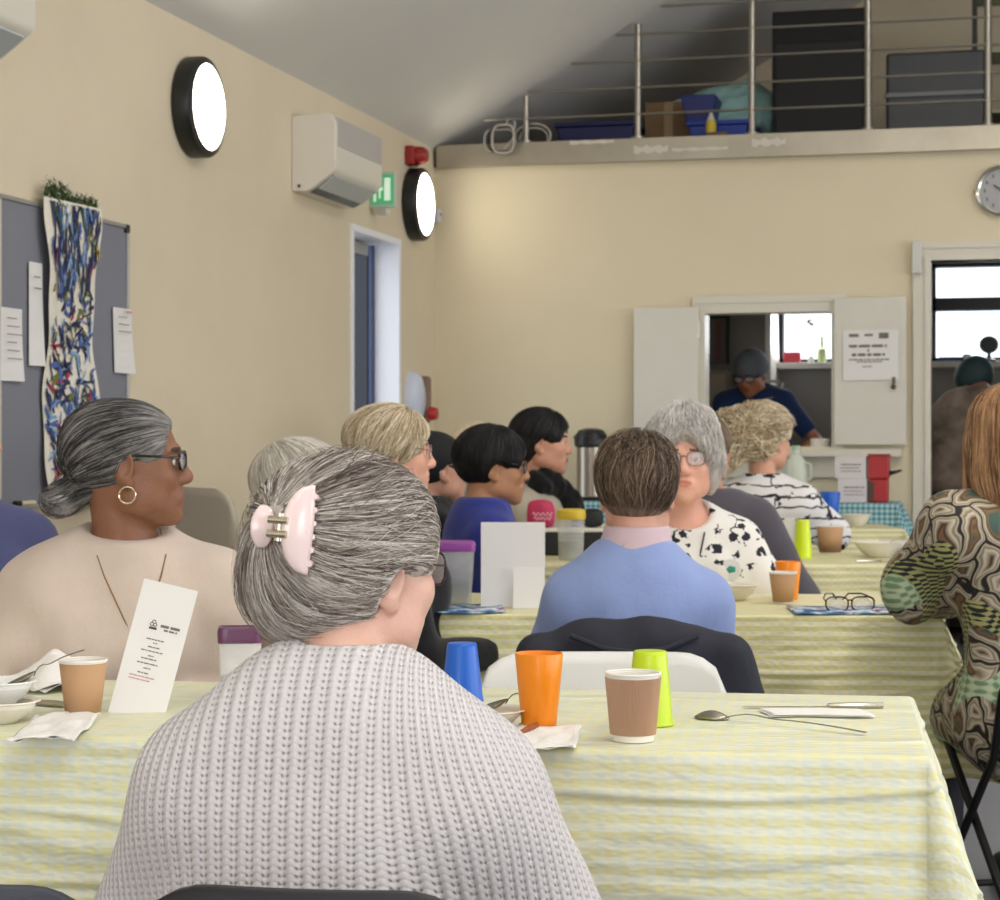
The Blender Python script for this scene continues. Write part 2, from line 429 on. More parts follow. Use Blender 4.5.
PEOPLE = {}
def person(key, label, head, hip, face, hface, skin, top, hair=None, hairm=None, pitch=0, roll=0, hs=1.0, sw=.19, neck_z=None, fat=1.0,
           arms=None, standing=False, topkw=None, trousers=None, glass=None, fine=.004, coarse=.013, ears=True, shoes=None, lipcol=None, browcol=(90, 75, 65),
           hem=None, neckc=None, skirt=False, shoulder_drop=.088, hipz=.50, neck_back=.035, group=None, ftop=None, legyaw=0, eyes=True, flip_normals=False, bow=0):
    hx, hy = G(*hip); rz = YAW-R(face)
    t = thing('person', label, 'person', (hx, hy, 0), rz, group); PEOPLE[key] = t
    Rz = np.array([[math.cos(rz), -math.sin(rz)], [math.sin(rz), math.cos(rz)]])
    Hw = P3(*head); Hl = np.zeros(3); Hl[:2] = Rz.T @ (Hw[:2]-np.array([hx, hy])); Hl[2] = Hw[2]
    hm = rotm(YAW-R(hface)-rz, -R(pitch), R(roll))       # head frame in body frame
    if standing: hipz = .93
    lz = Hl[2]-.175*hs if neck_z is None else neck_z
    N = np.array([Hl[0]*.92, Hl[1]-neck_back, lz])
    pel = np.array([0, 0, hipz]); up = (N-pel); 
    spine = lambda k: pel+up*k+np.array([0, -bow*math.sin(k*PI), 0])
    sh = {s: N+np.array([s*(sw-.045), 0, -shoulder_drop-.015]) for s in (-1, 1)}
    A = arms or {}
    EL = {s: np.array(A.get(('e', s), (s*(sw+.05), sh[s][1]+.04, sh[s][2]-.27)), float) for s in (-1, 1)}
    WR = {s: np.array(A.get(('w', s), (s*.13, EL[s][1]+.22, EL[s][2]+.0)), float) for s in (-1, 1)}
    if standing:
        KN = {s: np.array([s*.10, .02, .50]) for s in (-1, 1)}; FT = {s: np.array([s*.11, 0, .08]) for s in (-1, 1)}
    else:
        cl, sl = math.cos(R(legyaw)), math.sin(R(legyaw))
        rt = lambda x, y: (x*cl+y*sl, -x*sl+y*cl)
        KN = {s: np.array([*rt(s*.11, .40), hipz-.01]) for s in (-1, 1)}; FT = {s: np.array([*rt(s*.12, .37), .08]) for s in (-1, 1)}
    fd = np.array([math.sin(R(legyaw)), math.cos(R(legyaw)), 0])
    nb = Hl+hm @ np.array([0, -.03, -.04])*hs
    def core(P, e, k=.05):
        P = P.astype(np.float32)
        d = ell(P, pel+np.array([0, -.02, .03]), np.array([.165*fat, .135*fat, .13])+e)
        d = smin(d, ell(P, spine(.35), np.array([.145*fat, .115*fat, .17])+e), .12)
        d = smin(d, ell(P, spine(.72)+np.array([0, -.01, 0]), np.array([min(.15*fat, sw-.02), .108*fat**.5, .17])+e), .10)
        for s in (-1, 1):
            if fat > 1.02 or topkw and topkw.get('bust'): d = smin(d, ell(P, spine(.62)+np.array([s*.07, .07, 0]), np.array([.07, .07, .075])+e), .06)
            d = smin(d, caps(P, N+np.array([s*.025, -.005, -.045]), sh[s], .042+e, .050+e), .055)
        return d
    def armf(P, e, s, r0=1.0, r1=1.0):
        w2 = WR[s]-(WR[s]-EL[s])*.04
        return smin(caps(P, sh[s], EL[s], .050*r0+e, .041*r0+e), caps(P, EL[s], w2, .040*r1+e, .027*r1+e), .02)
    def legf(P, e, s):
        d = caps(P, pel+np.array([s*.085, 0, -.01]), KN[s], .085*fat**.5+e, .058+e)
        return smin(d, caps(P, KN[s], FT[s], .055+e, .036+e), .02)
    def body(P):
        P = P.astype(np.float32); d = core(P, -.012)
        for s in (-1, 1):
            d = smin(d, armf(P, -.006, s), .03); d = smin(d, legf(P, -.008, s), .04)
            if not shoes is False: d = smin(d, caps(P, FT[s]+np.array([0, 0, -.03]), FT[s]+fd*.13+np.array([0, 0, -.045]), .032, .025), .02)
        near = (np.abs(P-Hl.astype(np.float32)).max(1) < .24)
        if near.any():
            Q = P[near]; L = ((Q-Hl.astype(np.float32)) @ hm)/hs
            dn = smin(d[near], caps(Q, N+np.array([0, 0, -.05]), nb, .060, .050*hs), .035)
            d[near] = smin(dn, head_sdf(L, ears=ears)*hs, .018)
        return d
    allp = [pel, N, Hl]+list(EL.values())+list(WR.values())+list(KN.values())+list(FT.values())+list(sh.values())
    lo = np.min(allp, 0)-.20; hi = np.max(allp, 0)+.20; lo[2] = -.01
    hz = [(Hl[a]-.125*hs, Hl[a]+.125*hs, fine) for a in range(3)]; hz[1] = (Hl[1]-.135*hs, Hl[1]+.135*hs, fine); hz[2] = (Hl[2]-.15*hs, Hl[2]+.13*hs, fine)
    ax = [axis(lo[a], hi[a], coarse, [hz[a]]) for a in range(3)]
    V, Q = surfnet(field(body, *ax), *ax)
    L = ((V-Hl) @ hm)/hs
    mi = np.zeros(len(Q), int); fc = L[Q].mean(1)
    lip = (np.abs(fc[:, 0]) < .024-1.7*np.abs(fc[:, 2]+.056)) & (fc[:, 1] > .083) & (np.abs(fc[:, 2]+.0560) < .0085)
    brow = (np.abs(np.abs(fc[:, 0])-.031) < .017) & (fc[:, 1] > .06) & (np.abs(fc[:, 2]-.0315+.10*(np.abs(fc[:, 0])-.03)) < .0035)
    mi[lip] = 1; mi[brow] = 2
    sk = mat('skin_%d_%d_%d' % skin, skin, .5, sss=.12, bump=.12, bscale=180, var=.06, vscale=25)
    lc = lipcol or tuple(int(c*k) for c, k in zip(skin, (.90, .74, .72)))
    b = np_obj('body', V, Q, [sk, mat('lips_%d_%d_%d' % lc, lc, .45), mat('brow_%d_%d_%d' % browcol, browcol, .7)], t, mi)
    # hands: fine cells, sunk into the wrist of the same body mesh
    hv = []
    for s in (-1, 1):
        dr = A.get(('d', s)); dr = WR[s]-EL[s] if dr is None else np.array(dr, float); dr = dr/np.linalg.norm(dr)
        upv = A.get(('u', s), (0, 0, 1)) if abs(dr[2]) < .9 else (s, 0, 0)
        l2 = WR[s]-.19*np.abs([1, 1, 1])*.55-.02; h2 = WR[s]+.19*.55+.02
        c = WR[s]+dr*.06; ax2 = [np.arange(c[a]-.13, c[a]+.13, .0055 if key != 'x' else .004, dtype=np.float32) for a in range(3)]
        v2, q2 = surfnet(field(lambda P: hand_sdf(P, WR[s], dr, upv, -s if dr[1] > -.3 else s), *ax2), *ax2)
        hv.append((v2, q2))
    me = b.data
    VV, QQ, MI = V, Q, mi
    for v2, q2 in hv: QQ = np.concatenate([QQ, q2+len(VV)]); VV = np.concatenate([VV, v2]); MI = np.concatenate([MI, np.zeros(len(q2), int)])
    mats_ = list(me.materials); bpy.data.objects.remove(b); bpy.data.meshes.remove(me)
    b = np_obj('body', VV, QQ, mats_, t, MI)
    # clothing
    tk = dict(e=.020, k=.05, cuff=.0, fold=.004, ff=22, neckr=(.075, .075, .05), necko=(0, .018, .0), res=.012, name='jumper', mock=0); tk.update(topkw or {})
    neck_c = N+np.array(tk['necko'])
    hemz = hem if hem is not None else hipz-.06
    def cloth(P):
        P = P.astype(np.float32)
        d = core(P, tk['e']-.006)
        for s in (-1, 1):
            a = armf(P, tk['e']-.004, s, tk.get('r0', 1), tk.get('r1', 1))
            ad = WR[s]-EL[s]; ad = ad/np.linalg.norm(ad)
            cut = (P-WR[s].astype(np.float32)) @ ad.astype(np.float32)+tk['cuff']+.005
            a = smax(a, np.where(np.linalg.norm(P-WR[s].astype(np.float32), axis=1) < .14, cut, -1), .008)
            if tk.get('short'): a = smax(a, ((P-sh[s].astype(np.float32)) @ ((EL[s]-sh[s])/np.linalg.norm(EL[s]-sh[s])).astype(np.float32))-tk['short'], .01)
            d = smin(d, a, tk['k'])
        if tk['mock']: d = smin(d, caps(P, N+np.array([0, 0, -.04]), N+(nb-N)*tk['mock'], .068, .060), .03)
        if skirt:
            for s in (-1, 1): d = smin(d, legf(P, .03, s), .12)
        if tk['fold']: d = d+fold_noise(P, tk['fold'], tk['ff'], len(key))
        d = smax(d, hemz-P[:, 2]+.012*np.sin(P[:, 0]*30), .012)
        d = smax(d, -ell(P, neck_c, tk['neckr']), .012) if not tk['mock'] else smax(d, (P[:, 2]-(N+(nb-N)*tk['mock'])[2]), .01)
        return d
    ax = [axis(lo[a], hi[a], tk['res']) for a in range(3)]
    V, Q = surfnet(field(cloth, *ax), *ax)
    at = {}
    if ftop: at['knit'] = ftop(V, sh, EL)
    np_obj(tk['name'], V, Q, top, t, attrs=at)
    tm = mat('trousers_%s' % key if trousers else 'dark_trousers', trousers or (42, 42, 50), .8, bump=.1)
    def tr(P):
        P = P.astype(np.float32); d = ell(P, pel+np.array([0, -.02, .02]), np.array([.172*fat, .142*fat, .13]))
        for s in (-1, 1): d = smin(d, legf(P, .012, s), .05)
        d = smax(d, .11-P[:, 2], .01); return smax(d, P[:, 2]-hipz-.09, .01)
    lo2 = lo.copy(); hi2 = hi.copy(); hi2[2] = hipz+.13
    ax = [axis(lo2[a], hi2[a], .018) for a in range(3)]
    V, Q = surfnet(field(tr, *ax), *ax); np_obj('trousers', V, Q, tm, t)
    sm = mat('dark_shoe', (30, 28, 30), .5)
    for s in (-1, 1):
        def sf(P):
            d = caps(P, FT[s]+np.array([0, 0, -.03])-fd*.02, FT[s]+fd*.15+np.array([0, 0, -.042]), .046, .038)
            return smax(d, -P[:, 2]+.001, .006)
        ax = [axis(FT[s][a]-.24, FT[s][a]+.24, .012) for a in range(2)]+[axis(-.01, .14, .012)]
        V, Q = surfnet(field(sf, *ax), *ax); np_obj('shoe', V, Q, sm, t)
    # head frame as a child anchor matrix baked into meshes
    H = Matrix(np.vstack([np.hstack([hm*hs, Hl[:, None]]), [0, 0, 0, 1]]).tolist())
    if eyes:
        im = mat('iris', (70, 85, 95) if skin[0] > 160 else (50, 32, 24), .25)
        for s in (-1, 1):
            e = MB(); pr = [(0, .0122), (.0022, .0120)]+[(.0122*math.sin(a), .0122*math.cos(a)) for a in (.25, .42, .6, .9, 1.2, 1.6, 2.2, 2.8)]+[(0, -.0122)]
            e.lathe(pr, 16, mis=[2, 2, 1]+[1]+[0]*8, M=np.array([[1, 0, 0], [0, 0, 1], [0, -1, 0]]), at=(s*.031, .0735, .009))
            o = e.build('eye', [EYEW, im, PUP], t); o.data.transform(H)
    if hair is not None:
        o = make_hair(t, hs, hair, hairm, hair.get('h', .006)); o.data.transform(H)
    if glass is not None:
        g = glasses(t, glass[0], **(glass[1] if len(glass) > 1 else {})); g.data.transform(H)
        for c in g.children: c.data.transform(H)
    return t, dict(H=H, N=N, sh=sh, EL=EL, WR=WR, core=core, armf=armf, spine=spine, cloth=cloth, rz=rz, hip=(hx, hy), head=hair)

# ------------------------------------------------------------------ the room
XW, YB, YK, XR, YF = -3.02, 10.6, 13.2, 6.02, -4.0
SLOPE = .585; XRIDGE = 1.5
wallm = mat('cream_wall', (216, 203, 178), .85, var=.035, vscale=1.6, bump=.05, bscale=90)
backm = mat('cream_back_wall', (220, 208, 180), .85, var=.03, vscale=1.2, bump=.05, bscale=90)
ceilm = mat('ceiling_paint', (214, 212, 208), .9, var=.02, vscale=1.5)
white = mat('white_gloss', (222, 218, 210), .4)
floorm = mat('vinyl_floor', (92, 92, 98), .45, var=.08, vscale=4)
kitm = mat('kitchen_tile', (150, 146, 142), .45, var=.05, vscale=3)
dark = mat('black_plastic', (22, 22, 24), .4)
steel = mat('brushed_steel', (170, 165, 155), .32, 1.0, bump=.04, bscale=200)
hdr = lambda X0, X1, Z0, Z1, y0, y1: MB().box((X0, y0, Z0), (X1, y1, Z1))
struct('floor', MB().box((XW-3, YF-.2, -.1), (XR+.3, YK+.3, 0)), floorm)
# left wall with the doorway recess
DY0, DY1, DZ = 9.12, 9.92, 2.235
wl = MB(); wl.box((XW-.2, YF, 0), (XW, DY0, 2.83)); wl.box((XW-.2, DY1, 0), (XW, YK, 2.83)); wl.box((XW-.2, DY0, DZ), (XW, DY1, 2.83))
struct('wall_left', wl, wallm, smooth=False)
# back wall with hatch and doorway
hx0, hx1 = WY(703, 0, YB)[0], WY(834, 0, YB)[0]; dx0 = WY(931, 0, YB)[0]; dx1 = dx0+.92
HZ0, HZ1, DZB = 1.165, 1.885, 2.13
wb = MB(); T = .14
wb.box((XW-.2, YB, 0), (hx0, YB+T, 2.70)); wb.box((hx0, YB, 0), (hx1, YB+T, HZ0)); wb.box((hx0, YB, HZ1), (hx1, YB+T, 2.70))
wb.box((hx1, YB, 0), (dx0, YB+T, 2.70)); wb.box((dx0, YB, DZB), (dx1, YB+T, 2.70)); wb.box((dx1, YB, 0), (XR, YB+T, 2.70))
struct('wall_back', wb, backm, smooth=False)
# right wall with four windows, front wall with one
wr = MB(); ys = [YF, -2.1, -.3, 1.3, 3.1, 4.7, 6.5, 7.7, 9.5, YK]
for i in range(0, 9):
    if i % 2 == 0: wr.box((XR, ys[i], 0), (XR+.2, ys[i+1], 2.83))
    else: wr.box((XR, ys[i], 0), (XR+.2, ys[i+1], .8)); wr.box((XR, ys[i], 2.5), (XR+.2, ys[i+1], 2.83))
struct('wall_right', wr, wallm, smooth=False)
wf = MB(); wf.box((XW-.2, YF-.2, 0), (-2.4, YF, 2.83)); wf.box((-2.4, YF-.2, 0), (1.2, YF, .8)); wf.box((-2.4, YF-.2, 2.6), (1.2, YF, 2.83)); wf.box((1.2, YF-.2, 0), (XR, YF, 2.83))
zr = 2.8+SLOPE*(XRIDGE-XW)
for yy in (YF-.2, YK): wf.add([(XW-.2, yy, 2.83), (XR+.2, yy, 2.83), (XRIDGE, yy, zr+.15), (XW-.2, yy+.2, 2.83), (XR+.2, yy+.2, 2.83), (XRIDGE, yy+.2, zr+.15)], [(0, 1, 2), (3, 5, 4), (0, 3, 4, 1), (1, 4, 5, 2), (2, 5, 3, 0)])
struct('wall_front', wf, wallm, smooth=False)
# pitched ceiling
cm = MB()
for (xa, za, xb, zb) in ((XW-.2, 2.8-SLOPE*.2, XRIDGE, zr), (XRIDGE, zr, XR+.25, zr-SLOPE*(XR+.25-XRIDGE))):
    cm.add([(xa, YF-.2, za), (xb, YF-.2, zb), (xb, YK+.2, zb), (xa, YK+.2, za), (xa, YF-.2, za+.2), (xb, YF-.2, zb+.2), (xb, YK+.2, zb+.2), (xa, YK+.2, za+.2)],
           [(0, 3, 2, 1), (4, 5, 6, 7), (0, 1, 5, 4), (2, 3, 7, 6), (0, 4, 7, 3), (1, 2, 6, 5)])
struct('ceiling', cm, ceilm, smooth=False)
# kitchen outer wall with windows, kitchen partition
wk = MB(); wx = [XW-.2, WY(776, 0, YK)[0], WY(776, 0, YK)[0]+.62, WY(928, 0, YK)[0], 1.3, XR]
W0, W1 = 1.70, 2.36
for i in range(5):
    if i % 2 == 0: wk.box((wx[i], YK, 0), (wx[i+1], YK+.2, 3.0))
    else: wk.box((wx[i], YK, 0), (wx[i+1], YK+.2, W0)); wk.box((wx[i], YK, W1), (wx[i+1], YK+.2, 3.0))
struct('wall_kitchen', wk, kitm, smooth=False)
for i, (a, b_) in enumerate(((wx[1], wx[2]), (wx[3], wx[4]))):
    f = MB(); w_ = .05
    f.box((a, YK-.03, W0), (a+w_, YK+.07, W1)); f.box((b_-w_, YK-.03, W0), (b_, YK+.07, W1)); f.box((a, YK-.03, W0), (b_, YK+.07, W0+w_*.6)); f.box((a, YK-.03, W1-w_), (b_, YK+.07, W1)); f.box((a, YK-.03, 2.03), (b_, YK+.07, 2.115))
    fr = struct('window_%d' % (i+1), f, mat('dark_frame', (34, 36, 40), .4), smooth=False)
    gm = mat('pane_glass', (240, 245, 250), .03, trans=1.0)
    g = MB().box((a, YK+.02, W0), (b_, YK+.026, W1)).build('pane', gm, fr, smooth=False)
    MB().box((a-.05, YK-.20, W0-.04), (b_+.05, YK+.0, W0)).build('window_sill', white, fr, bevel=.004)
# loft slab with its steel fascia
struct('floor_loft', MB().box((XW, YB-.02, 2.70), (XR, YK, 2.79)), mat('loft_floor', (90, 84, 78), .8), smooth=False)
fas = MB().box((XW+.02, YB-.05, 2.69), (XR-.05, YB-.021, 2.815))
struct('trim_1', fas, mat('fascia_steel', (176, 168, 152), .36, .85, var=.12, vscale=3, bump=.05, bscale=40), bevel=.003)
# door in the left wall: white lining, navy leaf
dl = MB(); dl.box((XW-.2, DY1-.03, 0), (XW+.012, DY1+.0, DZ)); dl.box((XW-.2, DY0, 0), (XW+.012, DY0+.03, DZ)); dl.box((XW-.202, DY0-.002, DZ-.031), (XW+.014, DY1+.002, DZ+.002))
jamb = mat('white_lining', (232, 233, 240), .45)
d1 = struct('door_1', dl, jamb, bevel=.003)
MB().box((-.74, 0, .01), (0, .04, DZ-.03)).build('door_leaf', mat('navy_door_lit', (46, 62, 104), .35), d1, bevel=.003, loc=(XW-.125, DY1-.075, 0), rz=R(-9))  # navy lightened in the colour to stand for the daylit strip
b = MB().box((-.16, -.008, .02), (-.02, -.0, DZ-.05)); b.build('door_stile', mat('blue_stile', (10, 14, 32), .4), d1, bevel=.002, loc=(XW-.125, DY1-.075, 0), rz=R(-9))
MB().box((XW-.17, DY0+.30, DZ-.10), (XW-.10, DY0+.60, DZ-.035)).build('door_closer', mat('closer_grey', (150, 152, 155), .35, .6), d1, bevel=.006)
# back doorway frame
df = MB(); fw = .09
df.box((dx0-fw, YB-.025, 0), (dx0, YB+T+.02, DZB+fw)); df.box((dx1, YB-.025, 0), (dx1+fw, YB+T+.02, DZB+fw)); df.box((dx0-fw-.002, YB-.028, DZB), (dx1+fw+.002, YB+T+.022, DZB+fw+.002))
df.box((dx0-.03, YB-.036, 0), (dx0-.012, YB-.023, DZB+.028)); df.box((dx0-fw, YB-.037, DZB+.06), (dx1+fw, YB-.024, DZB+.078))
door2 = struct('door_2', df, mat('frame_white', (214, 208, 194), .45), smooth=False)
# hatch frame
hf = MB(); fw = .05
hf.box((hx0-fw, YB-.02, HZ0-.02), (hx0+.012, YB+T+.01, HZ1+fw)); hf.box((hx1-.012, YB-.02, HZ0-.02), (hx1+fw, YB+T+.01, HZ1+fw))
hf.box((hx0-fw-.002, YB-.022, HZ1-.012), (hx1+fw+.002, YB+T+.012, HZ1+fw+.002)); hf.box((hx0-fw, YB-.028, HZ1+fw-.01), (hx1+fw+.02, YB-.018, HZ1+fw+.03))
hf.box((hx0-fw-.05, YB-.10, HZ0-.05), (hx1+fw+.30, YB+T+.06, HZ0-.012)); hf.box((hx0-fw, YB-.03, HZ0-.16), (hx1+.25, YB-.01, HZ0-.05))
struct('trim_2', hf, mat('frame_white', (214, 208, 194), .45), smooth=False)
# hatch shutters, opened flat to the wall
def shutter(x, dirn, ang, wid, z0, z1, label):
    t = thing('hatch_shutter', label, 'shutter', (x, YB-.03, z0), R(ang)); h = z1-z0
    MB().box((0, -.030, 0), (dirn*wid, 0, h)).build('panel', mat('shutter_white', (214, 210, 200), .5, var=.02), t, bevel=.003)
    for zz in (.12, h-.12): MB().tube([(0, -.015, zz-.04), (0, -.015, zz+.04)], .008, 8).build('hinge', steel, t)
    return t
s1 = shutter(hx0-.018, -1, 2.5, .345, HZ0+.01, HZ1+.02, 'plain white hatch shutter folded back on the left of the serving hatch')
s2 = shutter(hx1+.008, 1, -5, .37, HZ0+.01, HZ1+.055, 'white hatch shutter with a printed notice, folded back right of the hatch')
kn = MB().lathe([(.0, 0), (.006, 0), (.006, .012), (.014, .016), (.014, .026), (0, .03)], 14, M=np.array([[1, 0, 0], [0, 0, -1], [0, 1, 0]]), at=(.31, -.03, .30)); kn.box((.303, -.046, .315), (.317, -.03, .35))
kn.build('knob', mat('aged_brass', (96, 84, 66), .4, .8), s2)
def bars(b, rows, mi=1, eps=.0012, seed=3):
    """rows of (x0, x1, z, height): ink too small to read, in short word-length runs on the plane y = -eps"""
    rs = np.random.RandomState(seed)
    for x0, x1, z, h in rows:
        x = x0
        while x < x1-.001:
            l = min(x1-x, h*(1.5+3*rs.rand())); b.add([(x, -eps, z), (x+l, -eps, z), (x+l, -eps, z+h), (x, -eps, z+h)], [(0, 1, 2, 3)], mi); x += l+h*.6
paper = mat('white_paper', (226, 224, 222), .7); ink = mat('grey_ink', (112, 104, 100), .7); redink = mat('red_ink', (190, 130, 135), .7); greyink = mat('dark_ink', (70, 66, 70), .7)
nt = MB().box((0, 0, 0), (.285, .002, .26)); bars(nt, [(.03, .09, .225, .016), (.11, .155, .228, .012), (.185, .235, .215, .03), (.03, .225, .17, .014), (.125, .135, .148, .012), (.045, .215, .125, .014), (.03, .24, .103, .007), (.07, .20, .092, .006), (.10, .15, .068, .005)])
o = nt.build('notice_paper', [paper, ink], None, smooth=False); o.location = (hx1+.008+.045, YB-.072, HZ0+.345); o.rotation_euler.z = R(-5)
tag(o, 'printed notice with small grey lines taped on the right hatch shutter', 'notice')
# little white contact box on the door trim
tag(MB().box((0, -.03, 0), (.05, 0, .17)).build('alarm_contact', mat('box_white', (205, 203, 196), .4), None, bevel=.006, loc=(dx0-.095, YB-.036, 2.06)), 'narrow white alarm box on the top left corner of the doorway frame', 'alarm box')

# railing of the loft
rp = thing('loft_railing', 'stainless steel railing with posts and horizontal bars along the loft edge', 'railing', (-2.6, YB-.0, 2.815))
ceil_z = lambda x: 2.8+SLOPE*(x-XW)
for px in (526, 638, 752, 868, 988, 1110, 1230):
    x = WY(px, 0, YB)[0]; top = min(ceil_z(x)-.03, 3.86)
    b = MB(); b.tube([(x+2.6, .0, 0), (x+2.6, 0, top-2.815)], .019, 12); b.lathe([(0, 0), (.04, 0), (.04, .012), (.02, .016)], 16, at=(x+2.6, 0, 0)); b.build('post', steel, rp)
for k in range(1, 7):
    z = 2.815+.143*k-.01; x0 = XW+(z-2.8)/SLOPE+.03; b = MB(); b.tube([(x0+2.6, -.012, z-2.815), (5.5+2.6, -.012, z-2.815)], .0065, 8); b.build('rail', steel, rp)
b = MB(); b.tube([(XW+1.05/SLOPE+2.65, 0, 1.03), (8.1, 0, 1.03)], .024, 12); b.build('handrail', steel, rp)

# ------------------------------------------------------------------ wall fittings
def roundlamp(y, z, label):
    t = thing('wall_lamp', label, 'wall lamp', (XW, y, z), 0, None)
    Mx = np.array([[0, 0, 1], [1, 0, 0], [0, 1, 0]])
    b = MB().lathe([(0, 0), (.185, 0), (.193, .01), (.193, .062), (.188, .072), (.165, .080), (.165, .070), (0, .07)], 48, M=Mx); b.build('bezel', mat('black_bezel', (24, 25, 24), .4), t)
    b = MB().lathe([(.166, .073), (.15, .083), (.09, .092), (0, .095)], 48, M=Mx); b.build('diffuser', mat('lamp_glow', (255, 250, 240), .5, emit=12, ecol=(255, 244, 226)), t)
roundlamp(7.17, 2.477, 'round bulkhead wall lamp with black rim, nearer one above the notice board side')
roundlamp(10.15, 2.445, 'round bulkhead wall lamp with black rim, farther one under the red sounder')
def aircon(y0, y1, z0, label):
    t = thing('air_conditioner', label, 'air conditioner', (XW, y0, z0)); L = y1-y0
    prof = [(0, 0.005), (0, .335), (.155, .345), (.19, .335), (.205, .30), (.205, .105), (.19, .085), (.10, .02), (.07, 0.005)]
    acm = mat('aircon_white', (222, 216, 204), .4)
    b = MB(); V = [(x, y, z) for y in (0, L) for x, z in prof]; n = len(prof)
    F = [tuple(range(n)), tuple(range(2*n-1, n-1, -1))]+[(i, i+n, (i+1) % n+n, (i+1) % n) for i in range(n)]
    b.add(V, F); b.build('casing', acm, t, bevel=.006)
    MB().box((.2, .02, .20), (.209, L-.02, .325)).build('intake_grille', mat('aircon_grille', (186, 180, 176), .5), t, bevel=.002)
    b = MB(); b.add([(.185, .04, .075), (.115, .04, .024), (.115, L-.04, .024), (.185, L-.04, .075), (.187, .04, .068), (.117, .04, .016), (.117, L-.04, .016), (.187, L-.04, .068)], [(0, 1, 2, 3), (7, 6, 5, 4), (0, 4, 5, 1), (1, 5, 6, 2), (2, 6, 7, 3), (3, 7, 4, 0)]); b.build('louver', mat('louver_grey', (176, 182, 184), .35), t)
    b = MB(); b.add([(.11, .04, .018), (.075, .04, .002), (.075, L-.04, .002), (.11, L-.04, .018)], [(0, 1, 2, 3)]); b.build('air_outlet', mat('outlet_grey', (96, 98, 100), .5), t, solid=.003)
    MB().box((.03, -.004, .02), (.042, .001, .033)).build('screw_cap', dark, t)
    return t
aircon(8.30, 8.98, 2.288, 'white wall air conditioner between the two round lamps')
aircon(4.62, 5.50, 2.335, 'white wall air conditioner cut off at the top left corner of the view')
# exit sign
ex, ey = XW, 9.42
t = thing('exit_sign', 'green emergency exit sign standing out from the wall over the navy door', 'exit sign', (ex, ey, 2.31)); t.scale = (.78, 1, 1)
MB().box((0, 0, .035), (.17, .035, .21)).build('sign_body', mat('sign_white', (196, 208, 198), .4), t, bevel=.004)
b = MB().box((.012, -.004, .05), (.16, .001, .2), 0)
for x0, z0, x1, z1 in ((.03, .065, .045, .185), (.10, .07, .14, .18), (.055, .12, .09, .135), (.065, .08, .075, .16)): b.add([(x0, -.005, z0), (x1, -.005, z0), (x1, -.005, z1), (x0, -.005, z1)], [(0, 1, 2, 3)], 1)
b.build('sign_face', [mat('exit_green', (90, 190, 130), .5, emit=.25), mat('exit_white', (230, 250, 235), .5, emit=.4)], t, smooth=False)
MB().box((.05, -.01, 0), (.12, .045, .035)).build('lamp_housing', mat('chrome', (210, 210, 210), .2, .8), t, bevel=.006)
# red sounder
sx_, sy_ = XW, 10.07
t = thing('fire_sounder', 'red fire alarm sounder right above the farther round lamp', 'fire alarm', (sx_, sy_, 2.64))
redm = mat('alarm_red', (150, 30, 30), .4)
MB().box((0, -.055, 0), (.05, .055, .10)).build('base', redm, t, bevel=.01)
MB().lathe([(0, .11), (.03, .11), (.046, .09), (.050, .05), (.050, 0)], 24, M=np.array([[0, 0, 1], [1, 0, 0], [0, 1, 0]]), at=(0, 0, .05)).build('horn', redm, t)
# small white sensor in the corner
t = thing('corner_sensor', 'tiny white sensor in the back left corner beside the far lamp', 'sensor', (XW+.0, 10.5, 2.38))
MB().box((0, -.03, 0), (.06, .03, .08)).build('shell', mat('box_white2', (200, 198, 205), .4), t, bevel=.012)
MB().lathe([(0, .004), (.009, .003), (.011, 0)], 12, M=np.array([[0, 0, 1], [1, 0, 0], [0, 1, 0]]), at=(.06, 0, .05)).build('lens', mat('sensor_lens', (130, 120, 160), .2), t)
# oval white dispenser past the door
dp = P3(411, 396, 10.5)
t = thing('wall_dispenser', 'oval white wall dispenser with a red button just past the navy door', 'dispenser', (XW, 10.12, 1.42))
b = MB().lathe([(0, .075), (.5, .073), (.8, .06), (.95, .035), (1, 0), (0, 0)], 36, M=np.array([[0, 0, 1], [.10, 0, 0], [0, .145, 0]])); b.build('cover', mat('dispenser_white', (206, 212, 232), .35), t)
MB().box((0, .06, -.13), (.09, .11, .12)).build('backing', mat('dispenser_brown', (128, 100, 84), .5), t, bevel=.02)
MB().lathe([(0, .05), (.03, .045), (.036, .02), (.036, 0)], 20, M=np.array([[0, 0, 1], [1, 0, 0], [0, 1, 0]]), at=(.08, .085, -.08)).build('button', mat('button_red', (180, 40, 45), .4), t)
# clock
ck = WY(1002, 191, YB)
t = thing('wall_clock', 'round wall clock with chrome rim and grey face, cut by the right edge', 'clock', (ck[0], YB, ck[2]))
Mc = np.array([[1, 0, 0], [0, 0, -1], [0, 1, 0]])
MB().lathe([(.0, 0), (.125, 0), (.133, .012), (.130, .034), (.118, .044), (.110, .040), (.108, .030)], 48, M=Mc).build('rim', mat('clock_chrome', (206, 204, 198), .22, .9), t)
MB().lathe([(.112, .026), (0, .026)], 48, M=Mc).build('dial', mat('clock_face', (168, 168, 170), .5), t)
for k in range(12):
    a = k*PI/6; MB().box((-.004, -.031, -.008), (.004, -.027, .008), at=(.086*math.sin(a), 0, .086*math.cos(a))).build('hour_mark', ink, t, smooth=False)

for nm, a, l in (('minute_hand', 1.1, .075), ('hour_hand', 5.3, .05)):
    MB().box((-.003, -.036, -.01), (.003, -.033, l), rot=np.array([[math.cos(a), 0, math.sin(a)], [0, 1, 0], [-math.sin(a), 0, math.cos(a)]])).build(nm, dark, t)
tag(MB().lathe([(0, .02), (.008, .018), (.01, 0)], 10, M=Mc).build('wall_hook', steel, None, loc=(ck[0]-.135, YB-.0, ck[2])), 'tiny metal hook at the left edge of the wall clock', 'hook')
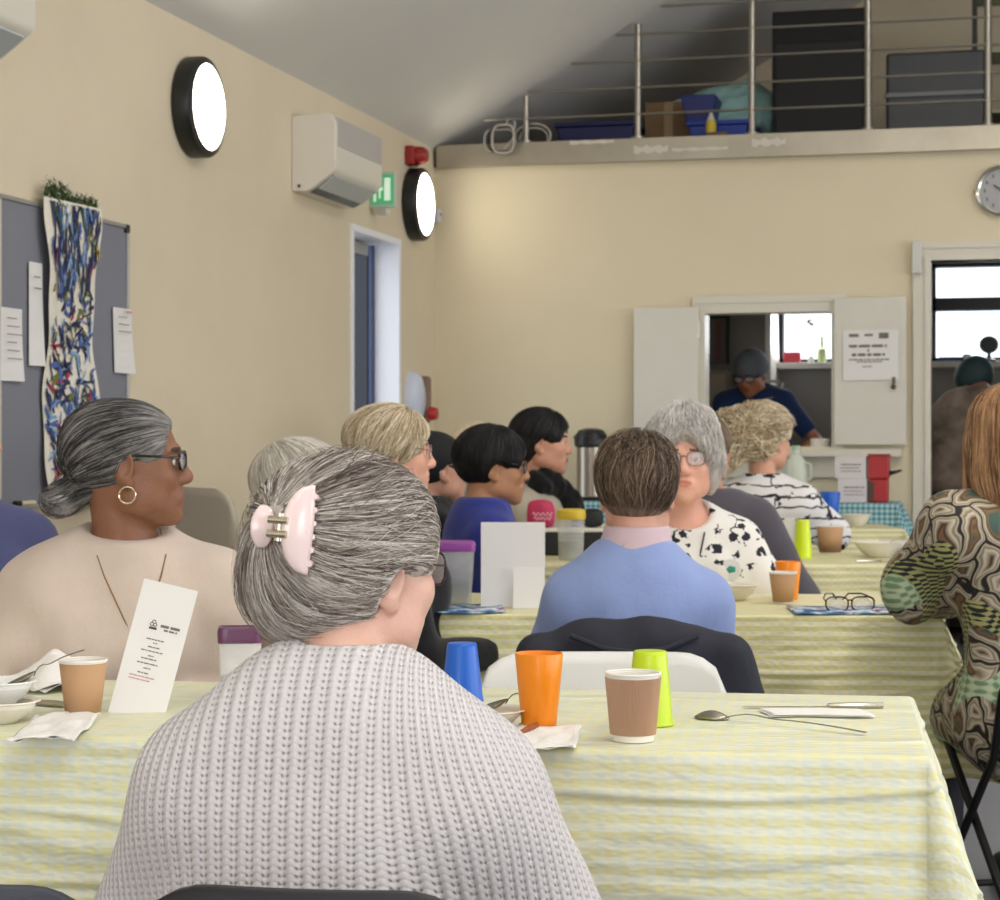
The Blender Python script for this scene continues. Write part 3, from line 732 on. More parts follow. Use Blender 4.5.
# notice board with the long painted banner and papers
bY0, bY1, bZ0, bZ1 = 3.6, 6.565, .98, 1.963
t = thing('notice_board', 'grey felt notice board in an aluminium frame on the left wall', 'notice board', (XW, bY0, bZ0))
L = bY1-bY0; H_ = bZ1-bZ0
MB().box((.0, .012, .012), (.016, L-.012, H_-.012)).build('felt', mat('grey_felt', (128, 130, 140), .95, bump=.3, bscale=300), t, smooth=False)
alu = mat('alu', (182, 182, 180), .35, .7)
b = MB(); b.box((0, 0, 0), (.024, L, .014)); b.box((0, 0, H_-.014), (.024, L, H_)); b.box((0, 0, 0), (.024, .014, H_)); b.box((0, L-.014, 0), (.024, L, H_)); b.build('frame', alu, t, bevel=.002)
for yy in (.0, L-.03):
    for zz in (0, H_-.03): MB().box((0, yy, zz), (.027, yy+.03, zz+.03)).build('corner_cap', dark, t, bevel=.004)
jy = 5.62-bY0; MB().box((.016, jy-.012, 0), (.021, jy+.012, H_)).build('joint_strip', mat('joint_beige', (196, 190, 176), .5), t)
def on_left(px, py):       # point of the left wall seen at px, py
    q = (px-500)/FPX; k = (q*cY-sY); Z = XW/k; Y = Z*(cY+q*sY); return Y, CAMZ+(HOR-py)/FPX*Z
def board_paper(p0, p1, skew, label, red=False, nlines=6):
    ya, za = on_left(*p0); yb, zb = on_left(p1[0], p0[1]); _, zl = on_left(p0[0], p1[1]); w_, h_ = yb-ya, za-zl
    b = MB(); N_ = 8; V = []
    for i in range(N_+1):
        for j in (0, 1): V.append((i/N_*w_*0+j*w_+skew*(1-i/N_)*w_*-.15, -.004-.012*(1-i/N_)**2*(j), h_*i/N_))
    b.grid(np.array(V), N_+1, 2)
    rows = [(w_*.15, w_*(.6+.25*((k*7) % 3)/2), h_*(.85-.11*k), h_*.012) for k in range(nlines)]
    bars(b, rows, 1, .016)
    if red: b.add([(w_*.55, -.017, h_*.93), (w_*.85, -.017, h_*.93), (w_*.85, -.017, h_*.96), (w_*.55, -.017, h_*.96)], [(0, 1, 2, 3)], 2)
    o = b.build('paper_sheet', [paper, ink, redink], None, smooth=False, solid=.0008); o.location = (XW+.02, ya-.06, zl); o.rotation_euler.z = PI/2; tag(o, label, 'paper', 'papers pinned on the notice board')
board_paper((3, 308), (24, 381), .2, 'plain white sheet on the notice board, left of the painted banner')
board_paper((31, 263), (44, 366), 0, 'tall white sheet half hidden behind the left edge of the banner', nlines=2)
board_paper((114, 308), (132, 373), -.6, 'white sheet curling at its foot near the right edge of the board', True, 3)
# banner
y0, zt = on_left(34, 197); y1, _ = on_left(84, 200); zb = on_left(45, 505)[1]; W_, H2 = y1-y0, zt-zb
b = MB(); nu, nv = 9, 40; V = []
for i in range(nu):
    for j in range(nv):
        u, v = i/(nu-1), j/(nv-1); ed = .012*math.sin(v*9+1)+.008*math.sin(v*23)
        V.append((u*W_+(u-.5)*ed*2+.035*math.sin(v*2.2)*(u > .5)*0+.02*v, -.010-.012*math.sin(v*7+u*2)-.01*u*(1-v), -v*H2))
V = np.array(V); b.grid(V, nu, nv)
rs = np.random.RandomState(5); cols = [(30, 40, 88), (24, 28, 60), (70, 100, 165), (130, 165, 205), (176, 40, 72), (110, 120, 50), (45, 80, 45)]
def bpt(u, v):
    x = u*W_+.02*v+(u-.5)*.03*math.sin(v*9+1); return (x, -.0125-.012*math.sin(v*7+u*2)-.01*u*(1-v), -v*H2)
for k in range(430):
    v = rs.rand(); u = .06+.88*rs.rand(); top_ = v < .28
    ci = rs.choice(7, p=[.32, .22, .18, .14, .03, .06, .05])
    a = (PI/2+rs.randn()*.25) if top_ else rs.rand()*PI; l = rs.uniform(.04, .11)*(1.2 if top_ else .8); wd = rs.uniform(.003, .0075)
    if .30 < v < .42 and rs.rand() < .3: continue
    if .66 < v < .8 and u < .5: ci = rs.choice([2, 3, 2, 0])
    P_ = []
    for q in np.linspace(-.5, .5, 5):
        cu = u+math.cos(a)*q*l/W_+.05*math.sin(q*4)*rs.randn()*.3; cv = v+math.sin(a)*q*l/H2
        P_.append((min(.97, max(.03, cu)), min(.99, max(.01, cv))))
    VV = []
    for q, (cu, cv) in enumerate(P_):
        n1, n2 = -math.sin(a), math.cos(a); ww = wd*(.5 if q in (0, 4) else 1)
        for s in (-1, 1):
            x, y_, z_ = bpt(cu, cv); VV.append((x+s*n1*ww, y_-.0004-.00001*k, z_+s*n2*ww*-1))
    b.add(VV, [(2*i, 2*i+1, 2*i+3, 2*i+2) for i in range(4)], 1+ci)
for (u, v, r_) in ((.10, .18, .02), (.12, .49, .022), (.25, .75, .02), (.15, .9, .03), (.3, .93, .03), (.93, .15, .02)):
    for q in range(7):
        a = rs.rand()*6; x, y_, z_ = bpt(u, v); dx_, dz_ = math.cos(a)*r_*1.1, math.sin(a)*r_*1.6
        ci = 8 if u > .9 else 5
        b.add([(x-.006, y_-.006, z_), (x+dx_, y_-.006, z_+dz_), (x+.006, y_-.006, z_+.004)], [(0, 1, 2)], ci)
cl = mat('canvas_cloth', (228, 222, 208), .8, bump=.2, bscale=40)
bm_ = [cl]+[mat('paint_%d' % i, c, .6) for i, c in enumerate(cols)]+[mat('paint_yellow', (214, 180, 70), .6)]
t = thing('painted_banner', 'long white fabric banner with blue brush strokes hung over the notice board', 'banner', (XW+.03, y0, zt), PI/2)
b.build('cloth', bm_, t, smooth=False, solid=.0006)
b = MB()
for k in range(620):
    u = rs.rand(); x = u*W_+.005; a = rs.rand(3)*2-1; a /= np.linalg.norm(a); l = .024
    p = np.array([x, -.012+rs.randn()*.006, .010+rs.randn()*.012+.02*(u < .4)]); s_ = np.cross(a, [0, 0, 1.])*.0035; b.add([p-s_, p+s_, p+a*l], [(0, 1, 2)])
pt = [(i/20*W_, -.012, .008+.02*math.sin(i*.9)*(i < 9)+.004*math.sin(i*2)) for i in range(21)]; b.tube(pt, .009, 6)
b.build('tinsel_garland', mat('tinsel_green', (58, 84, 44), .5), t)
# marker pen on the board ledge
pn = on_left(14, 503)
tag(MB().tube([(0, 0, 0), (0, .035, 0)], .009, 10, 1).tube([(0, .035, 0), (0, .13, 0)], .0075, 10, 0).build('marker_pen', [mat('pen_cream', (216, 208, 178), .4), dark], None, loc=(XW+.04, on_left(0, 0)[0]+.02, pn[1]-.0)), 'black capped cream marker pen on the lower edge of the notice board', 'pen')

# ------------------------------------------------------------------ things stored in the loft
LZ = 2.79
def on_loft(px, Y): return WY(px, 0, Y)[0]
navy = mat('tub_navy', (28, 40, 110), .45)
def tub(px0, px1, Y, h, m, label, dy=.35, lid=True, z=LZ):
    x0, x1 = on_loft(px0, Y), on_loft(px1, Y); w_ = x1-x0; t = thing('storage_tub', label, 'storage tub', (x0, Y, z), 0, None)
    b = MB(); tp = .03; V = [(tp, tp, 0), (w_-tp, tp, 0), (w_-tp, dy-tp, 0), (tp, dy-tp, 0), (0, 0, h), (w_, 0, h), (w_, dy, h), (0, dy, h)]
    b.add(V, [(0, 3, 2, 1), (0, 1, 5, 4), (1, 2, 6, 5), (2, 3, 7, 6), (3, 0, 4, 7), (4, 5, 6, 7)]); b.build('tub', m, t, bevel=.01)
    if lid: MB().box((-.012, -.012, h), (w_+.012, dy+.012, h+.025)).build('lid', m, t, bevel=.006)
    return t
tub(556, 634, 11.0, .17, mat('tub_dark', (30, 34, 86), .5), 'wide dark blue storage tub at the low left end of the loft')
tub(688, 748, 11.0, .15, mat('tub_blue', (34, 64, 160), .4), 'bright blue storage tub under the teal cloth on the loft')
x0 = on_loft(645, 11.25); 
t = thing('cardboard_box', 'brown cardboard box between the blue tubs on the loft', 'box', (x0, 11.25, LZ)); cb = mat('cardboard', (130, 104, 74), .85, var=.06)
MB().box((0, 0, 0), (.27, .3, .33)).build('carton', cb, t, bevel=.004); MB().box((.11, -.002, .05), (.16, .001, .33)).build('tape', mat('tape', (160, 130, 90), .4), t)
t = tub(680, 716, 11.02, .15, navy, 'small navy tub stacked on the bright blue tub on the loft', .28, False, LZ+.176)
o = MB().box((0, 0, 0), (.018, .01, .05), 1).box((-.004, .0, -.03), (.05, .012, .0), 0)
b = MB(); b.lathe([(0, 0), (.028, 0), (.03, .04), (.022, .07), (.01, .10), (.01, .125), (0, .125)], 16, mis=[0, 0, 0, 1, 1, 1, 1]); tag(b.build('spray_bottle', [mat('bottle_yellow', (226, 196, 60), .4), white], None, loc=(on_loft(711, 10.9), 10.9, LZ+.09)), 'small yellow and white bottle in front of the stacked blue tubs on the loft', 'bottle')
tag(MB().box((0, 0, 0), (.12, .1, .09)).build('carton_box', cb, None, bevel=.004, loc=(on_loft(706, 10.86), 10.86, LZ)), 'small brown carton under the yellow bottle on the loft', 'box')
# teal cloth heap draped over the stored goods
x0, x1 = on_loft(664, 11.3), on_loft(772, 11.3)
def heap(P):
    d = ell(P, (x0+.30, 11.45, 3.02), (.23, .20, .20)); d = smin(d, ell(P, (x0+.12, 11.35, 3.11), (.12, .10, .05)), .06)
    d = smin(d, ell(P, (x1-.14, 11.5, 3.10), (.12, .16, .17)), .06); d = smin(d, ell(P, (x1-.03, 11.5, 3.0), (.06, .16, .2)), .05)
    return d+fold_noise(P, .018, 26, 4)
ax = [axis(x0-.1, x1+.1, .014), axis(11.15, 11.75, .016), axis(2.80, 3.4, .014)]
V, Q = surfnet(field(lambda P: smax(heap(P), LZ+.01-P[:, 2], .01), *ax), *ax)
o = np_obj('cloth_bundle', V, Q, mat('teal_cloth', (140, 176, 172), .9, var=.06)); tag(o, 'crumpled pale teal cloth bundle behind the blue tubs on the loft', 'cloth')
# black cabinet, grey chest, cable coil, back screens
x0, x1 = on_loft(772, 11.2), on_loft(866, 11.2)
t = thing('flight_case', 'tall black cabinet with a round white button on the loft', 'cabinet', (x0, 11.2, LZ)); blk = mat('case_black', (12, 12, 13), .7)
MB().box((0, 0, 0), (x1-x0, .5, .80)).build('carcass', blk, t, bevel=.006)
MB().box((.02, -.008, .02), (x1-x0-.02, .0, .62)).build('door', mat('case_black2', (15, 15, 16), .6), t, bevel=.004)
MB().lathe([(0, .012), (.02, .01), (.024, 0)], 20, M=Mc, at=(.21, -.008, .075)).build('button', mat('button_white', (200, 198, 196), .3), t)
x0, x1 = on_loft(886, 11.25), on_loft(985, 11.25)
t = thing('covered_crate', 'grey crate under smoky clear plastic sheeting at the right of the loft', 'crate', (x0, 11.25, LZ)); gm2 = mat('smoky_sheet', (62, 63, 68), .35, var=.1)
MB().box((0, 0, 0), (x1-x0, .6, .55)).build('crate', gm2, t, bevel=.02)
MB().box((-.01, -.02, .30), (x1-x0+.01, .0, .325)).build('lid_rim', mat('smoky_rim', (120, 122, 126), .3), t, bevel=.004)
MB().box((.02, -.03, 0), (.12, -.021, .05)).build('red_strap', mat('strap_red', (130, 40, 50), .5), t, bevel=.003)
x0 = on_loft(972, 11.9)
t = thing('shelf_rack', 'black metal rack with pale shelves at the far right of the loft', 'rack', (x0, 11.9, LZ))
for xx in (0, .9): MB().box((xx, 0, 0), (xx+.03, .03, 1.6)).build('upright', dark, t, bevel=.002)
for zz in (.3, .65, 1.0): MB().box((0, 0, zz), (.93, .4, zz+.02)).build('shelf', mat('shelf_pale', (190, 188, 160), .6), t, bevel=.002)
b = MB()
for k in range(3):
    pts = [(.05*k*.3+(.085-.012*k)*math.cos(a), -.02*k, .08+.085*math.sin(a)*(.8+.1*k)+.01*math.sin(3*a)) for a in np.linspace(0, 2*PI, 26)]; b.tube(pts, .006, 6, k % 2)
b.tube([(.02, 0, .14), (.06, -.01, .20), (.09, -.015, .17), (.08, -.02, .08), (.03, -.02, .03)], .006, 6)
tag(b.build('cable_coil', [mat('cable_grey', (170, 166, 158), .5), dark], None, loc=(on_loft(500, YB)+.02, YB-.09, LZ-.045)), 'coil of grey and black cable hanging at the left end of the loft rail', 'cable')
tag(MB().tube([(.05+.10*math.cos(a), 0, .07+.07*math.sin(a)) for a in np.linspace(0, 2*PI, 22)], .006, 6).tube([(.05+.08*math.cos(a), .02, .06+.06*math.sin(a)) for a in np.linspace(0, 2*PI, 22)], .006, 6).build('cable_loop', mat('cable_pale', (186, 182, 170), .5), None, loc=(on_loft(524, YB+.08), YB+.08, LZ+.005)), 'loops of pale cable lying behind the first short rail post', 'cable')
for (p0, p1, py, hh, lb) in ((570, 614, 143, .018, 'thin strip of paper on the fascia below the dark blue tub'), (634, 668, 150, .035, 'peeling white tape on the fascia below the tall left post'), (672, 728, 150, .015, 'long thin peeling tape on the fascia below the bright blue tub'), (752, 786, 143, .035, 'white tape patch on the fascia below the black cabinet')):
    a_, c_ = WY(p0, py, YB-.05), WY(p1, py, YB-.05); b = MB(); n_ = 9; V = []
    for i in range(n_):
        for j in (0, 1): V.append((i/(n_-1)*(c_[0]-a_[0]), -.002, (j-.5)*hh*(1+.5*math.sin(i*2.3+j))))
    b.grid(np.array(V), n_, 2); tag(b.build('tape_strip', mat('tape_white', (206, 200, 188), .7), None, solid=.001, smooth=False, loc=(a_[0], YB-.052, a_[2])), lb, 'tape', 'tape remnants on the loft fascia')

# ------------------------------------------------------------------ tables and cloths
def gingham(name, base, warm, cool, per=.025, strength=1.0):
    t = NT(name); v = t.attr('flat'); sx = t.n('ShaderNodeSeparateXYZ'); t.l(v, sx.inputs[0])
    def band(o):
        f = t.mth('FRACT', t.mth('DIVIDE', o, per)); d = t.mth('ABSOLUTE', t.mth('SUBTRACT', f, .5))
        r = t.n('ShaderNodeMapRange', interpolation_type='SMOOTHSTEP'); t.l(d, r.inputs[0]); r.inputs[1].default_value = .21; r.inputs[2].default_value = .29; return r.outputs[0]
    bx, by = band(sx.outputs[0]), band(sx.outputs[1])
    c1 = t.mix(t.mth('MULTIPLY', by, strength), lin(base), lin(warm)); c2 = t.mix(t.mth('MULTIPLY', bx, (.32 if strength == 1.0 else .55)*strength), c1, lin(cool))
    t.l(c2, t.b.inputs['Base Color']); t.b.inputs['Roughness'].default_value = .5; t.b.inputs['Specular IOR Level'].default_value = .4
    n1 = t.noise(t.mapping(v, (2.2, 5.0, 1)), 1.0, 5, .6)
    w_ = t.n('ShaderNodeTexWave', wave_type='BANDS', bands_direction='Y'); t.l(t.mapping(v, (1, 1, 1)), w_.inputs['Vector']); w_.inputs['Scale'].default_value = 1.1; w_.inputs['Distortion'].default_value = 9; w_.inputs['Detail'].default_value = 2; w_.inputs['Detail Scale'].default_value = .8
    sharp = t.mth('POWER', w_.outputs[1], 14)
    h = t.mth('ADD', t.mth('MULTIPLY', n1, .8), t.mth('MULTIPLY', sharp, .15))
    t.l(t.bump(h, .65, .06), t.b.inputs['Normal']); MATS[name] = t.m; return t.m
yel = gingham('yellow_gingham', (228, 230, 208), (224, 221, 172), (214, 223, 220), .025)
yel2 = gingham('yellow_gingham_far', (234, 229, 192), (212, 204, 138), (214, 216, 188), .025)
def table(cx, cy, rz, a, b, z, L, mcl, label, clabel, seed=0, flare=.10, wav=.014, cs=1.0, back=None):
    t = thing('folding_table', label, 'table', (cx, cy, 0), rz)
    MB().box((-a+.02, -b+.02, z-.045), (a-.02, b-.02, z-.008)).build('tabletop', mat('table_grey', (196, 194, 188), .5), t, bevel=.006)
    for s in (-1, 1):
        for q in (-1, 1):
            MB().tube([(s*(a-.22), q*(b-.10), 0), (s*(a-.22), q*(b-.10), z-.045)], .014, 10).build('leg', mat('leg_grey', (90, 90, 92), .4, .6), t)
        MB().tube([(s*(a-.22), -b+.10, .2), (s*(a-.22), b-.10, .2)], .011, 8).build('crossbar', mat('leg_grey', (90, 90, 92), .4, .6), t)
    rs = np.random.RandomState(seed); ph = rs.rand(8)*6
    def ax_(h):
        inner = np.linspace(-h, h, int(h*2/.02)); out = np.linspace(0, L, int(L/.0055))[1:]; fine = np.array([.003, .008, .014])
        o = np.unique(np.concatenate([fine, out])); return np.concatenate([-(h+o)[::-1], inner, h+o])
    us, vs = ax_(a), ax_(b); U, W_ = np.meshgrid(us, vs, indexing='ij')
    ds = np.maximum(np.abs(U)-a, 0); dt = np.maximum(np.abs(W_)-b, 0); su, sv = np.sign(U), np.sign(W_)
    d = np.hypot(ds, dt); ang = np.arctan2(dt, ds+1e-12); rr = .010
    out = np.where(d < rr*1.57, rr*np.sin(np.minimum(d/rr, 1.57)), rr+(d-rr*1.57)*flare*1.0); dn = np.where(d < rr*1.57, rr*(1-np.cos(np.minimum(d/rr, 1.57))), rr+(d-rr*1.57))
    corner = (ds > 0) & (dt > 0)
    k = np.sin(2*ang)*corner
    out = out+k*d*.30*cs; dn = dn*(1-.22*k*k)
    s_ = np.where(ds > dt, W_, U)
    out = out+d/L*wav*(np.sin(s_*11+ph[0]+d*3)+.6*np.sin(s_*23+ph[1]-d*5)+.4*np.sin(s_*5+ph[2]))+np.minimum(d*2, 1)*.0025*np.sin(d*38+1.7*np.sin(s_*3+ph[3])+ph[4])
    for q in range(5):        # long soft creases pressed across the drop
        c0_ = L*(.18+.17*q)+.02*np.sin(s_*(2.2+q)+ph[q])+.012*np.sin(s_*(7+2*q)+ph[q+2]); out = out+.0045*np.exp(-((d-c0_)/.006)**2)*(np.sin(s_*(1.7+.6*q)+ph[q+1]) > -.2)-.0025*np.exp(-((d-c0_-.012)/.008)**2)
    out = np.maximum(out, .004*np.minimum(d*30, 1))
    cx_ = np.where(ds > 0, su*a, U)+np.where(d > 0, su*np.cos(ang)*out, 0)*(ds > 0); cy_ = np.where(dt > 0, sv*b, W_)+np.where(d > 0, sv*np.sin(ang)*out, 0)*(dt > 0)
    if back is not None: cy_ = np.minimum(cy_, back)
    zz = z-dn+.0008*np.sin(U*9+ph[5])*np.sin(W_*11+ph[6])*(d == 0)
    V = np.stack([cx_, cy_, zz], -1).reshape(-1, 3); m = MB(); m.grid(V, len(us), len(vs), uv=np.stack([U, W_, 0*U], -1).reshape(-1, 3))
    o = m.build('tablecloth', mcl, None, uvname='flat', angle=80); o.location = (cx, cy, 0); o.rotation_euler.z = rz; o.modifiers.new('solid', 'SOLIDIFY').thickness = .0015
    for md in o.modifiers: md.offset = -1
    tag(o, clabel, 'tablecloth'); return t
def place_table(px, py, rot, half, b, z, **k):        # from its front right corner
    Z = (CAMZ-z)*FPX/(py-HOR); x, y = G(px, Z); r = R(rot); c, s = math.cos(r), math.sin(r)
    cx, cy = x-(half*c+b*s), y-(half*s-b*c)
    table(cx, cy, r, half, b, z, **k); return (cx, cy, r)
TZ = .742
T1 = place_table(926, 757, 4.6, .92, .345, TZ, L=.42, mcl=yel, label='long table in front, hidden under its yellow checked cloth', clabel='yellow and white checked plastic cloth over the nearest table', seed=2, flare=.10, cs=.9, wav=.012)
T2 = place_table(938, 616, 11.0, .73, .36, TZ, L=.42, mcl=yel2, label='middle table behind the seated man in blue, under its cloth', clabel='pale yellow checked cloth over the middle table with the reading glasses', seed=5, flare=.10, wav=.022)
T3 = place_table(912, 564, 13.0, 1.15, .30, TZ, L=.42, mcl=yel2, label='third table, behind the white haired woman in the flowered top', clabel='pale yellow cloth on the third table with the lime tumbler', seed=6, wav=.018)
T4 = place_table(903, 529, 14.0, 1.0, .28, .79, L=.38, mcl=yel2, label='fourth table in front of the teal clothed table', clabel='pale yellow cloth on the farthest yellow table, below the teal one', seed=9, wav=.02)
# teal lace cloth on the counter-high table at the back wall
tt = NT('teal_lace'); v = tt.attr('flat'); sx = tt.n('ShaderNodeSeparateXYZ'); tt.l(v, sx.inputs[0])
ca = tt.mth('SINE', tt.mth('MULTIPLY', tt.mth('ADD', sx.outputs[0], sx.outputs[1]), 120)); cb_ = tt.mth('SINE', tt.mth('MULTIPLY', tt.mth('SUBTRACT', sx.outputs[0], sx.outputs[1]), 120))
tt.l(tt.ramp(tt.mth('ADD', tt.mth('MULTIPLY', tt.mth('MULTIPLY', ca, cb_), .5), .5), [(.35, lin((66, 130, 146))), (.65, lin((168, 200, 204)))]), tt.b.inputs['Base Color']); tt.b.inputs['Roughness'].default_value = .7
tx0, tx1 = WY(560, 0, 10.2)[0], WY(897, 0, 10.2)[0]
table((tx0+tx1)/2-.0, 10.27, 0, (tx1-tx0)/2, .22, .885, .36, tt.m, 'counter-high table against the back wall under the hatch', 'teal patterned cloth on the table against the back wall', seed=3, flare=.16, wav=.012, back=.31)

# ------------------------------------------------------------------ cups, bowls, cutlery, cards
TOP = TZ+.0012
def put(px, py, z=TOP):       # point of the table top seen at px, py
    Z = (CAMZ-z)*FPX/(py-HOR); x, y = G(px, Z); return x, y, Z
plast = lambda n, c: mat(n, c, .35, sss=.0)
ORANGE, BLUE, LIME, BROWN = plast('orange_plastic', (250, 146, 20)), plast('blue_plastic', (20, 96, 205)), plast('lime_plastic', (196, 222, 32)), mat('kraft_card', (188, 148, 110), .75)
whitecup = mat('cup_white', (238, 234, 226), .5)
def tumbler(px, py, h, r0, r1, m, label, inverted=False, z=TOP, group=None, cat='cup'):
    x, y, Z = put(px, py, z); t = thing('tumbler', label, cat, (x, y, z), 0, group); th = .0018
    if not inverted:
        b = MB().lathe([(0, 0), (r0*.94, 0), (r0, .003), (r1, h-.002), (r1-th*.5, h), (r1-th, h-.002), (r0-th, .005), (0, .005)], 40)
    else:
        b = MB().lathe([(0, h), (r0*.9, h), (r0*.96, h-.0015), (r0, h-.006), (r1-.0005, .004), (r1+.0008, .003), (r1+.0008, 0), (r1-th, 0), (r0-th, h-.005), (0, h-.005)], 40)
    b.build('cup_wall', m, t); return t
def papercup(px, py, h, r0, r1, label, ripple=False, z=TOP, m=None, group=None, seg=None):
    x, y, Z = put(px, py, z); t = thing('paper_cup', label, 'cup', (x, y, z), 0, group)
    MB().lathe([(0, .004), (r0-.003, .004), (r0-.002, 0), (r0, .0), (r1, h-.003), (r1-.001, h-.003), (r1-.0022, h-.004), (r0-.002, .007), (0, .007)], 40).build('liner', whitecup, t)
    MB().tube([(r1*math.cos(a), r1*math.sin(a), h-.002) for a in np.linspace(0, 2*PI, 40, endpoint=False)], .0019, 8, closed=True).build('rolled_rim', whitecup, t)
    n = 120 if ripple else 40; b = MB(); V = []; z0, z1 = (.010, h-.008) if ripple else (.004, h-.006)
    for i in range(n*(2 if ripple else 1)):
        N_ = n*(2 if ripple else 1); a = 2*PI*i/N_; dr = (.0022 if i % 2 else .0008) if ripple else .0006
        for zz in (z0, z1):
            rr = r0+(r1-r0)*zz/h+dr; V.append((rr*math.cos(a), rr*math.sin(a), zz))
    b.grid(np.array(V), n*(2 if ripple else 1), 2, closed_u=True); b.build('sleeve', m or (mat('ripple_card', (192, 158, 132), .8) if ripple else BROWN), t, solid=.0004 if not ripple else 0, angle=20 if ripple else 35)
    return t
papercup(633, 740, .104, .032, .0415, 'ridged brown takeaway cup with white rim in front of the lime tumbler', True)
tumbler(539, 727, .118, .028, .0385, ORANGE, 'upright orange plastic tumbler on the nearest table')
tumbler(650, 724, .118, .0275, .0375, LIME, 'upside-down lime green tumbler behind the ridged brown cup', True)
tumbler(462, 701, .102, .0265, .0375, BLUE, 'upside-down bright blue tumbler beside the knitted shoulder', True)
papercup(83, 714, .092, .0285, .039, 'smooth brown paper cup at the left, beside the leaning menu card')
papercup(783, 603, .088, .0265, .0385, 'brown paper cup on the middle table in front of the orange tumbler')
tumbler(788, 599, .108, .028, .0375, ORANGE, 'orange tumbler half hidden behind a brown paper cup on the middle table')
papercup(830, 553, .112, .042, .055, 'brown paper cup on the third table beside the shallow bowls')
tumbler(830, 527, .165, .036, .048, BLUE, 'deep blue tumbler standing behind the far brown cup', z=.7915)
tumbler(803, 558, .148, .026, .036, mat('neon_lime', (214, 236, 30), .35), 'narrow lime tumbler on the third table beside a white card', True)
tumbler(707, 594, .105, .028, .038, LIME, 'lime tumbler mostly hidden behind the shoulder of the man in blue', True)
bowlm = mat('bowl_cream', (232, 226, 212), .3)
def bowl(x, y, z, r, h, label, m=bowlm, rim=.01, group=None):
    t = MB().lathe([(0, .0), (r*.42, 0), (r*.46, .004), (r*.62, h*.25), (r*.86, h*.75), (r-rim, h-.003), (r, h), (r-.002, h+.002), (r-rim-.002, h-.001), (r*.82, h*.75), (r*.55, h*.28), (0, .008)], 44).build('bowl', m, None, loc=(x, y, z))
    return tag(t, label, 'bowl', group)
bx, by, _ = put(2, 722); bowl(bx, by, TOP, .062, .034, 'lower shallow cream bowl of the stack at the left edge')
bowl(bx-.004, by, TOP+.0300, .060, .036, 'upper white bowl of the stack at the left edge', mat('bowl_white', (236, 236, 232), .3))
bx2, by2, _ = put(488, 727); bowl(bx2, by2, TOP, .062, .028, 'cream bowl with a spoon beside the upside-down blue tumbler')
bx3, by3, _ = put(878, 557); bowl(bx3, by3, TOP, .100, .058, 'wide cream bowl on the third table, the nearer of two')
bx4, by4, _ = put(856, 526, .7915); bowl(bx4, by4, .7915, .075, .055, 'small cream bowl behind the wide one, beside the blue tumbler')
bx5, by5, _ = put(733, 600); bowl(bx5, by5, TOP, .075, .045, 'pale bowl by the white haired woman, behind the man\'s shoulder')
chrome = mat('cutlery_steel', (176, 172, 160), .22, .95); chrome_d = mat('spoon_bowl_steel', (150, 146, 130), .25, .9)
def spoon(p0, p1, label, arch=.012, bw=.021, name='spoon', extra=0):
    p0, p1 = np.array(p0, float), np.array(p1, float); d = p1-p0; L = np.linalg.norm(d); d /= L; s = np.cross(d, [0, 0, 1.]); s /= np.linalg.norm(s); up = np.cross(s, d)
    t = thing(name, label, name, p0); b = MB()
    n = 14; V = []
    for i in range(n):
        u = i/(n-1); c = d*(.055+u*(L-.055))+up*(arch*math.sin(min(1, u*3)*PI)*.5*(u < .34)+.006*math.sin(u*PI)+.003); wd = .0022+.0025*u**2
        for a in np.linspace(0, 2*PI, 8, endpoint=False): V.append(c+s*wd*math.cos(a)+up*.0011*math.sin(a))
    V = np.array(V).reshape(n, 8, 3); F = [(i*8+k, i*8+(k+1) % 8, (i+1)*8+(k+1) % 8, (i+1)*8+k) for i in range(n-1) for k in range(8)]+[tuple(range(8)), tuple((n-1)*8+k for k in range(8))]
    b.add(V.reshape(-1, 3), F); b.build('handle', chrome, t)
    b = MB(); V = []; nr = 6
    for j in range(nr):
        r = j/(nr-1)
        for a in np.linspace(0, 2*PI, 24, endpoint=False):
            ta = 1-.18*math.cos(a); V.append(d*(.03+.031*r*math.cos(a))+s*bw*r*math.sin(a)*ta+up*((.0085*(r*r) if arch > .013 else .011*(1-r*r))+.001))
    F = [(j*24+k, j*24+(k+1) % 24, (j+1)*24+(k+1) % 24, (j+1)*24+k) for j in range(nr-1) for k in range(24)]
    b.add(V, F); b.build('spoon_bowl', chrome_d, t, solid=.0012); return t
def pt(px, py, dz=.0015): x, y, _ = put(px, py); return (x, y, TOP+dz)
spoon(pt(697, 717, .001), pt(866, 735, .001), 'steel dessert spoon lying bare on the right of the nearest table', bw=.024)
spoon((bx2-.02, by2-.01, TOP+.016), (bx2+.105, by2+.06, TOP+.062), 'small spoon standing in the cream bowl beside the blue tumbler', bw=.015, arch=.014)
spoon((bx+.0, by+.005, TOP+.045), (bx+.105, by+.085, TOP+.108), 'spoon sticking out of the stacked bowls at the left edge', bw=.014, arch=.014)
spoon((bx3-.0, by3, TOP+.02), (bx3+.12, by3+.02, TOP+.085), 'spoon leaning in the wide cream bowl on the third table', bw=.016, arch=.014)
